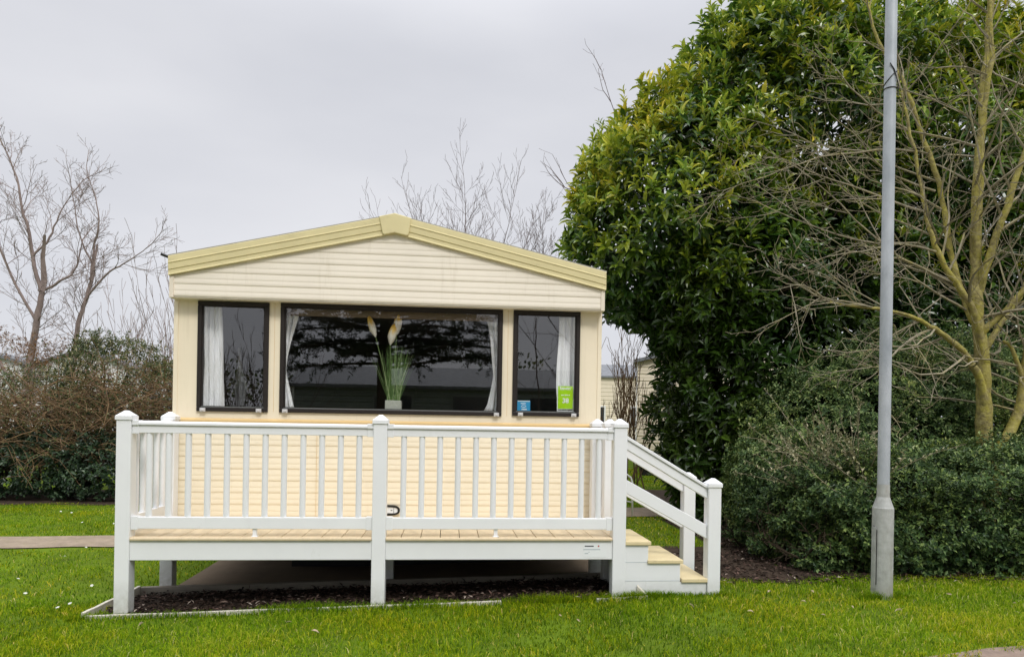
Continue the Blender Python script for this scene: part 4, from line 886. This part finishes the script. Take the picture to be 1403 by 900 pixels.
# ------------------------------------------------------------------ other caravans
def simple_caravan(label,cx,cy,rz,w_,l_,wall,roofm,zb=.45,zw=2.6,zr=3.1,pitch=.16,group=None,win=M['farglass'],fm=M['white']):
    t=thing('static_caravan',label,'static caravan',(cx,cy,0),group,rz)
    h=w_/2
    m=MB()
    for s in (-1,1):   # long walls (along local y), gables at both ends
        siding(m,-l_/2,l_/2,zb,zw,s*h,sgn=(-1 if s<0 else 1),axis='y',pitch=pitch,depth=.014)
        siding(m,-h,h,zb,zw,s*l_/2,sgn=(-1 if s<0 else 1),axis='x',pitch=pitch,depth=.014)
        m.prism([(-h,zw),(h,zw),(0,zr-.06)],1,s*l_/2-.01,s*l_/2+.01)
    m.box(-h+.02,h-.02,-l_/2+.02,l_/2-.02,zb,zw); o=m.build('wall',wall,t)
    m=MB()
    for s in (-1,1):
        m.add([(0,-l_/2-.12,zr),(0,l_/2+.12,zr),(s*(h+.1),l_/2+.12,zw+.02),(s*(h+.1),-l_/2-.12,zw+.02),(0,-l_/2-.12,zr-.07),(0,l_/2+.12,zr-.07),(s*(h+.1),l_/2+.12,zw-.06),(s*(h+.1),-l_/2-.12,zw-.06)],[np.array([(0,1,2,3),(7,6,5,4),(0,3,7,4),(3,2,6,7),(2,1,5,6)])])
    m.build('roof',roofm,t)
    m=MB(); m.box(-h+.1,h-.1,-l_/2+.1,l_/2-.1,.05,zb); m.build('skirt',M['dark'],t)
    for s in (-1,1):
        for yq in np.arange(-l_/2+1.0,l_/2-1.2,2.1):
            m=MB(); a,b=sorted((s*(h+.018),s*(h+.035))); m.box(a,b,yq,yq+1.1,1.3,2.15); fr=m.build('window',fm,t)
            m=MB(); a,b=sorted((s*(h+.03),s*(h+.042))); m.box(a,b,yq+.06,yq+1.04,1.36,2.09); m.build('pane',win,fr)
        m=MB(); y0,y1=sorted((s*(l_/2+.018),s*(l_/2+.035))); m.box(-1.1,1.1,y0,y1,1.3,2.2); fr=m.build('window',fm,t)
        m=MB(); y0,y1=sorted((s*(l_/2+.03),s*(l_/2+.042))); m.box(-1.04,1.04,y0,y1,1.36,2.14); m.build('pane',win,fr)
    for sx in (-1,1):
        for sy in (-1,1):
            m=MB(); x=sx*(h-.0); y=sy*(l_/2); m.box(min(x,x+sx*.03),max(x,x+sx*.03),y-.05,y+.05,zb,zw); m.build('corner_trim',M['white'],t)
    return t
simple_caravan('cream static caravan with ribbed siding glimpsed beyond the steps at the edge of the laurel',8.30,15.08,R(-17),4.0,8.6,M['nbwall'],M['tile'],zw=3.0,zr=3.5,pitch=.17)
simple_caravan('distant pale caravan with grey roof seen in the gap behind the brown shrub',7.8,24.5,R(84),4.0,9,M['nbwall'],M['tile'],zw=3.35,zr=4.0)
simple_caravan('white caravan gable peeping over the hedge at the far left edge',-14.5,20,R(12),3.6,8,M['white'],M['tile'],zw=2.9,zr=3.45)
simple_caravan('white caravan gable peeping over the hedge below the left bare tree',-11.0,20.6,R(8),3.0,8,M['white'],M['tile'],zw=2.85,zr=3.4)
simple_caravan('white caravan barely visible through twigs just left of the caravan wall',-5.6,21.5,R(30),3.6,8,M['white'],M['tile'],zw=2.9,zr=3.5)
# opposite side of the road (seen only as reflections in the front windows)
op=simple_caravan('sage green caravan across the road reflected in the front windows',1.6,-13.6,R(90),3.6,10.5,M['greenwall'],M['tile'],zw=2.35,zr=3.0,fm=M['greenwall'])
r=np.random.default_rng(81)
cf=thing('conifer','dark spreading conifer across the road reflected in the middle window','tree',(-.9,-8.6,0)); a=MB(); b=MB()
P=np.array([(-.9,-8.6,0),(-.95,-8.6,2.5),(-.9,-8.6,5),(-.9,-8.6,7.2)]); a.tube(P,[.2,.16,.1,.03],9)
for i in range(84):
    z=2.6+i*.050; an=i*2.4; L_=(2.9-.30*(z-2.3))*r.uniform(.7,1.1); Q=twig((-.9,-8.6,z),(cos(an),sin(an)*.7,.10),L_,8,r,.06,droop=.09); a.tube(Q,np.linspace(.035,.008,9),5,cap=False)
    for q in range(34):
        k=r.uniform(.15,1)*7.9; k0=int(k); p=Q[k0]+(Q[min(8,k0+1)]-Q[k0])*(k-k0); d=rand_dirs(1,r)[0]*np.array([1,1,.35])+unit(Q[-1]-Q[0])*.5; S=twig(p,d,r.uniform(.25,.6),3,r,.1)
        nn=36; t_=r.random(nn)*3; kk=np.minimum(t_.astype(int),2); f=(t_-kk)[:,None]; pp=S[kk]*(1-f)+S[kk+1]*f
        leaves(b,pp,unit(unit(S[-1]-S[0])*.5+rand_dirs(nn,r)),rand_dirs(nn,r),r.uniform(.05,.10,nn),r.uniform(.014,.026,nn),r.random(nn),LT_S)
P_(a,'trunk',M['bark_inner'],cf); P_(b,'crown',M['conifer'],cf)
for k,(cx,cy,h) in enumerate(((-4.6,-10.2,3.4),(-5.9,-10.4,3.3))): coppice(['leafless shrub across the road reflected in the left window, nearer the conifer','leafless shrub across the road reflected in the left window, farther from the conifer'][k],cx,cy,0,h,22,90+k,1.4)
baretree('leafless tree across the road reflected in the right window',[([(4.4,-9,0),(4.3,-9,1.6),(3.9,-9,2.6),(3.0,-9,3.6)],.07,.012),([(4.3,-9,1.6),(3.3,-9,2.2),(2.6,-9,3.0)],.045,.01),([(2.7,-9,0),(2.6,-9,1.8),(2.5,-9,3.0)],.05,.02)],dict(oB,kids=[3,3,2],levels=2),95,m1='bark_dark',dens=1.2,group=None)
# far belt of trees closing the horizon
m=MB(); r=np.random.default_rng(99)
EE=[((x,60+6*sin(x*.3),2.0),(4.5,3,3.2+1.3*sin(x*1.7))) for x in range(-90,100,6)]+[((x,-45,2.0),(4.5,3,3+1.2*sin(x*1.3))) for x in range(-90,100,6)]
for lo,hi,sz,n_ in ((0,len(EE)//2,1.0,9000),(len(EE)//2,len(EE),.42,16000)):
    P,Nn=shell(EE[lo:hi],n_,r,.3,zmin=0); leaves(m,P,unit(Nn+rand_dirs(len(P),r)*.6),Nn,sz*r.uniform(.6,1.2,len(P)),sz*r.uniform(.4,.8,len(P)),r.random(len(P)),LT_S)
tag(m.build('woodland',M['hedgeleaf']),'distant belt of trees','trees',kind='stuff')

# ------------------------------------------------------------------ grass, mulch, litter
r=np.random.default_rng(5)
def grassfield(name,label,x0,x1,y0,y1,dens,h,wd,excl,seed):
    n=int((x1-x0)*(y1-y0)*dens); r=np.random.default_rng(seed); X=r.uniform(x0,x1,n); Y=r.uniform(y0,y1,n)
    k=np.ones(n,bool)
    for e in excl: k&=~e(X,Y)
    # tufts: density varies in patches
    pn=np.sin(X*3.1+np.sin(Y*2.3)*2)*np.sin(Y*4.1+np.sin(X*1.9)*2)*.6+.4*np.sin(X*11+np.sin(Y*9))*np.sin(Y*13+np.sin(X*7)); k&=r.random(n)<.66+.36*pn
    X,Y,pn=X[k],Y[k],pn[k]; n=len(X); Z=g(X,Y); H=h*r.uniform(.35,1.25,n)*(1+.35*pn)*(1+.5*(r.random(n)<.02)); a=r.random(n)*2*pi
    s=np.stack([np.cos(a),np.sin(a),0*a],-1)*wd*r.uniform(.6,1.3,n)[:,None]; le=r.normal(0,.55,(n,2)); b=np.stack([X,Y,Z-.003],-1)
    mid=b+np.stack([le[:,0]*H*.35,le[:,1]*H*.35,H*.62],-1); tip=b+np.stack([le[:,0]*H*1.05,le[:,1]*H*1.05,H*(1-.25*np.abs(le).sum(1))],-1)
    V=np.stack([b-s,b+s,mid+s*.75,mid-s*.75,tip],1).reshape(-1,3); o=np.arange(n)*5
    q=np.array([0,1,2,3])[None]+o[:,None]; t=np.array([3,2,4])[None]+o[:,None]
    big=.5+.22*np.sin(X*1.3+Y*.7)*np.sin(Y*1.7)+.10*(X>2)+.22*pn
    T=np.clip(big*.7+r.normal(0,.27,n)+.06,0,1); T=np.where(r.random(n)<.03+.05*(X>2.5),r.uniform(.9,1,n),np.minimum(T,.88))
    m=MB(); m.add(V,[q,t],tint=np.repeat(T,5)); return tag(m.build(name,M['grass']),label,'grass',kind='stuff')
road_=lambda X,Y: (Y< -1.35+(X-3.5)*.173-.07+.04*np.sin(X*9)+.03*np.sin(X*23))&(Y>-6.5+(X-3.5)*.15)
bed=lambda X,Y:(X>-1.98)&(X<1.86)&(Y>-.012)&(Y<.80)
bedR=lambda X,Y:((X>2.60)&(Y>.40+.16*np.clip((X-3.2)/.5,0,1)+.05*np.sin(X*5)+.03*np.sin(X*13))&(Y<1.95+.1*np.sin(X*6)))|((X>3.35+.1*np.sin(Y*5))&(Y>1.9)&(Y<4.05))|((X>3.9)&(Y>5.45)&(Y<8))
steps=lambda X,Y:(X>1.82)&(X<2.48)&(Y>.012)&(Y<.60)
pad=lambda X,Y:(X>-1.75+.03*np.sin(Y*8))&(X<1.93)&(Y>.78)&(Y<12)
pathL=lambda X,Y:(X<-1.8)&(Y>.04*np.sin(X*23)+3.15+(X+1.9)*(1.2/12.1)+.03*np.sin(X*7))&(Y<3.92+(X+1.9)*(.5/12.1)+.03*np.sin(X*5))
pathR=lambda X,Y:(X>1.9)&(Y>4.15+(X-2)*(.35/12)+.02*np.sin(X*7))&(Y<5.1+(X-2)*(.5/12)+.02*np.sin(X*5))
hb=lambda X,Y:(X<-3)&(Y>7.0+.1*np.sin(X*4))
ex=[road_,bed,bedR,steps,pad,pathL,pathR,hb]
grassfield('grass','short green lawn grass in front of the deck',-4.6,6.6,-1.9,.6,9000,.044,.0025,ex,1)
grassfield('grass','lawn grass beside and behind the deck',-9,-1.6,.6,7.3,2600,.036,.0034,ex,2)
grassfield('grass','lawn grass behind the steps',1.7,6.5,.0,14,1200,.04,.005,ex+[lambda X,Y:(Y<.6)],3)
def tuftline(x0,x1,y0,y1,n,h,seed):
    r=np.random.default_rng(seed); X=r.uniform(x0,x1,n); return X
# longer untrimmed grass along the edging and posts
def fringe(segs,n,h,seed):
    r=np.random.default_rng(seed); m=MB(); XY=[]
    for (a,b,q) in segs:
        t=r.random(int(n*q)); A=np.array(a);B=np.array(b); XY.append(A+(B-A)*t[:,None]+r.normal(0,.022,(len(t),2))*np.array([1,.8]))
    XY=np.concatenate(XY); cl=.55+.45*np.sin(XY[:,0]*5.3+1)*np.sin(XY[:,0]*2.1); k=r.random(len(XY))<cl*.9+.1; XY=XY[k]; cl=cl[k]; n=len(XY)
    H=h*r.uniform(.5,1.2,n)*(.55+.6*cl); le=r.normal(0,.45,(n,2)); b=np.stack([XY[:,0],XY[:,1],g(XY[:,0],XY[:,1])],-1); a=r.random(n)*6.28
    s=np.stack([np.cos(a),np.sin(a),0*a],-1)*.0021; mid=b+np.stack([le[:,0]*H*.35,le[:,1]*H*.35,H*.62],-1); tip=b+np.stack([le[:,0]*H*1.1,le[:,1]*H*1.1,H*.9],-1)
    V=np.stack([b-s,b+s,mid+s*.7,mid-s*.7,tip],1).reshape(-1,3); o=np.arange(n)*5
    m.add(V,[np.array([0,1,2,3])[None]+o[:,None],np.array([3,2,4])[None]+o[:,None]],tint=np.repeat(np.clip(r.normal(.35,.2,n),0,.9),5))
    return tag(m.build('long_grass',M['grass']),'longer untrimmed grass along the deck edging and posts','grass',kind='stuff')
fringe([((-2.1,-.05),(1.8,-.05),1),((1.8,-.05),(2.62,-.02),.55),((3.55,-.2),(4.0,-.15),.12),((-1.95,.02),(-1.7,.0),.1),((.3,.03),(1.9,.03),.35),((-1.0,.03),(-.1,.03),.18)],5200,.062,6)
# bark chips
def chips(name,label,x0,x1,y0,y1,n,L_,seed,z=.012,tmax=1):
    r=np.random.default_rng(seed); X=r.uniform(x0,x1,n); Y=r.uniform(y0,y1,n); Z=g(X,Y)+z+r.random(n)**2*.03
    m=MB(); P=np.stack([X,Y,Z],-1); T=LT_S
    leaves(m,P,unit(r.normal(size=(n,3))*np.array([1,1,.25])),unit(rand_dirs(n,r)*.6+np.array([0,0,1])),L_*r.uniform(.4,1.3,n),L_*r.uniform(.2,.5,n),r.random(n)**2*tmax,T,.6)
    return tag(m.build(name,M['mulch']),label,'bark mulch',kind='stuff')
chips('bark_mulch','dark bark chippings under the deck',-1.94,1.84,.02,.73,5200,.05,1)
chips('bark_litter','fallen leaves and bark under the laurel and the low hedge',2.62,8.5,.30,1.6,6200,.05,2,.01)
chips('bark_litter','dark litter under the laurel',3.35,6.0,1.2,4.0,3200,.06,3,.01)
# daisies and fallen leaves on the lawn
dz=MB()
for j in range(9):
    a=j*2*pi/9; dz.add([(0,0,.0),(.011*cos(a-.25),.011*sin(a-.25),.002),(.016*cos(a),.016*sin(a),.003),(.011*cos(a+.25),.011*sin(a+.25),.002)],[np.array([(0,1,2,3)])])
d0=dz.build('daisy',M['daisy']); tag(d0,'tiny white daisy in the left lawn','daisy','daisies scattered over the lawn')
sp=[(r.uniform(-4.6,-2.0),r.uniform(.2,3.0)) for _ in range(26)]+[(r.uniform(-5.5,-3.6),r.uniform(4.2,6.6)) for _ in range(9)]
for i,(x,y) in enumerate(sp):
    o=d0 if i==0 else d0.copy()
    if i: COL.objects.link(o)
    o.location=(x,y,gz(x,y)+.036); o.rotation_euler=(r.normal(0,.35)-.25,r.normal(0,.3),r.random()*6); o.scale=(.95,)*3
dl=MB(); leaves(dl,np.zeros((1,3)),np.array([[1.,0,0]]),np.array([[0,0,1.]]),np.array([.06]),np.array([.022]),np.array([.5]),LT_L,1.6)
l0=dl.build('dead_leaf',M['deadleaf'],bevel=0); l0.modifiers.new('t','SOLIDIFY').thickness=.001
tag(l0,'pale curled dead leaf lying on the front lawn','leaf','dead leaves on the front lawn')
LF=[(3.05,-.38),(3.25,-.12),(3.3,-.55),(2.55,-.62),(3.62,-.6),(3.9,-.35),(2.2,-.35),(-.55,-.42),(-.35,-.62),(1.35,-.60),(1.25,-.5),(2.9,-.1),(-1.5,-.3),(4.3,-.2),(4.6,-.45),(3.0,-.72)]
for i,(x,y) in enumerate(LF):
    o=l0 if i==0 else l0.copy()
    if i: COL.objects.link(o)
    o.location=(x,y,gz(x,y)+.040); o.rotation_euler=(r.normal(0,.5),r.normal(-.2,.4),r.random()*6.3); s_=r.uniform(.5,.95); o.scale=(s_,s_,s_)
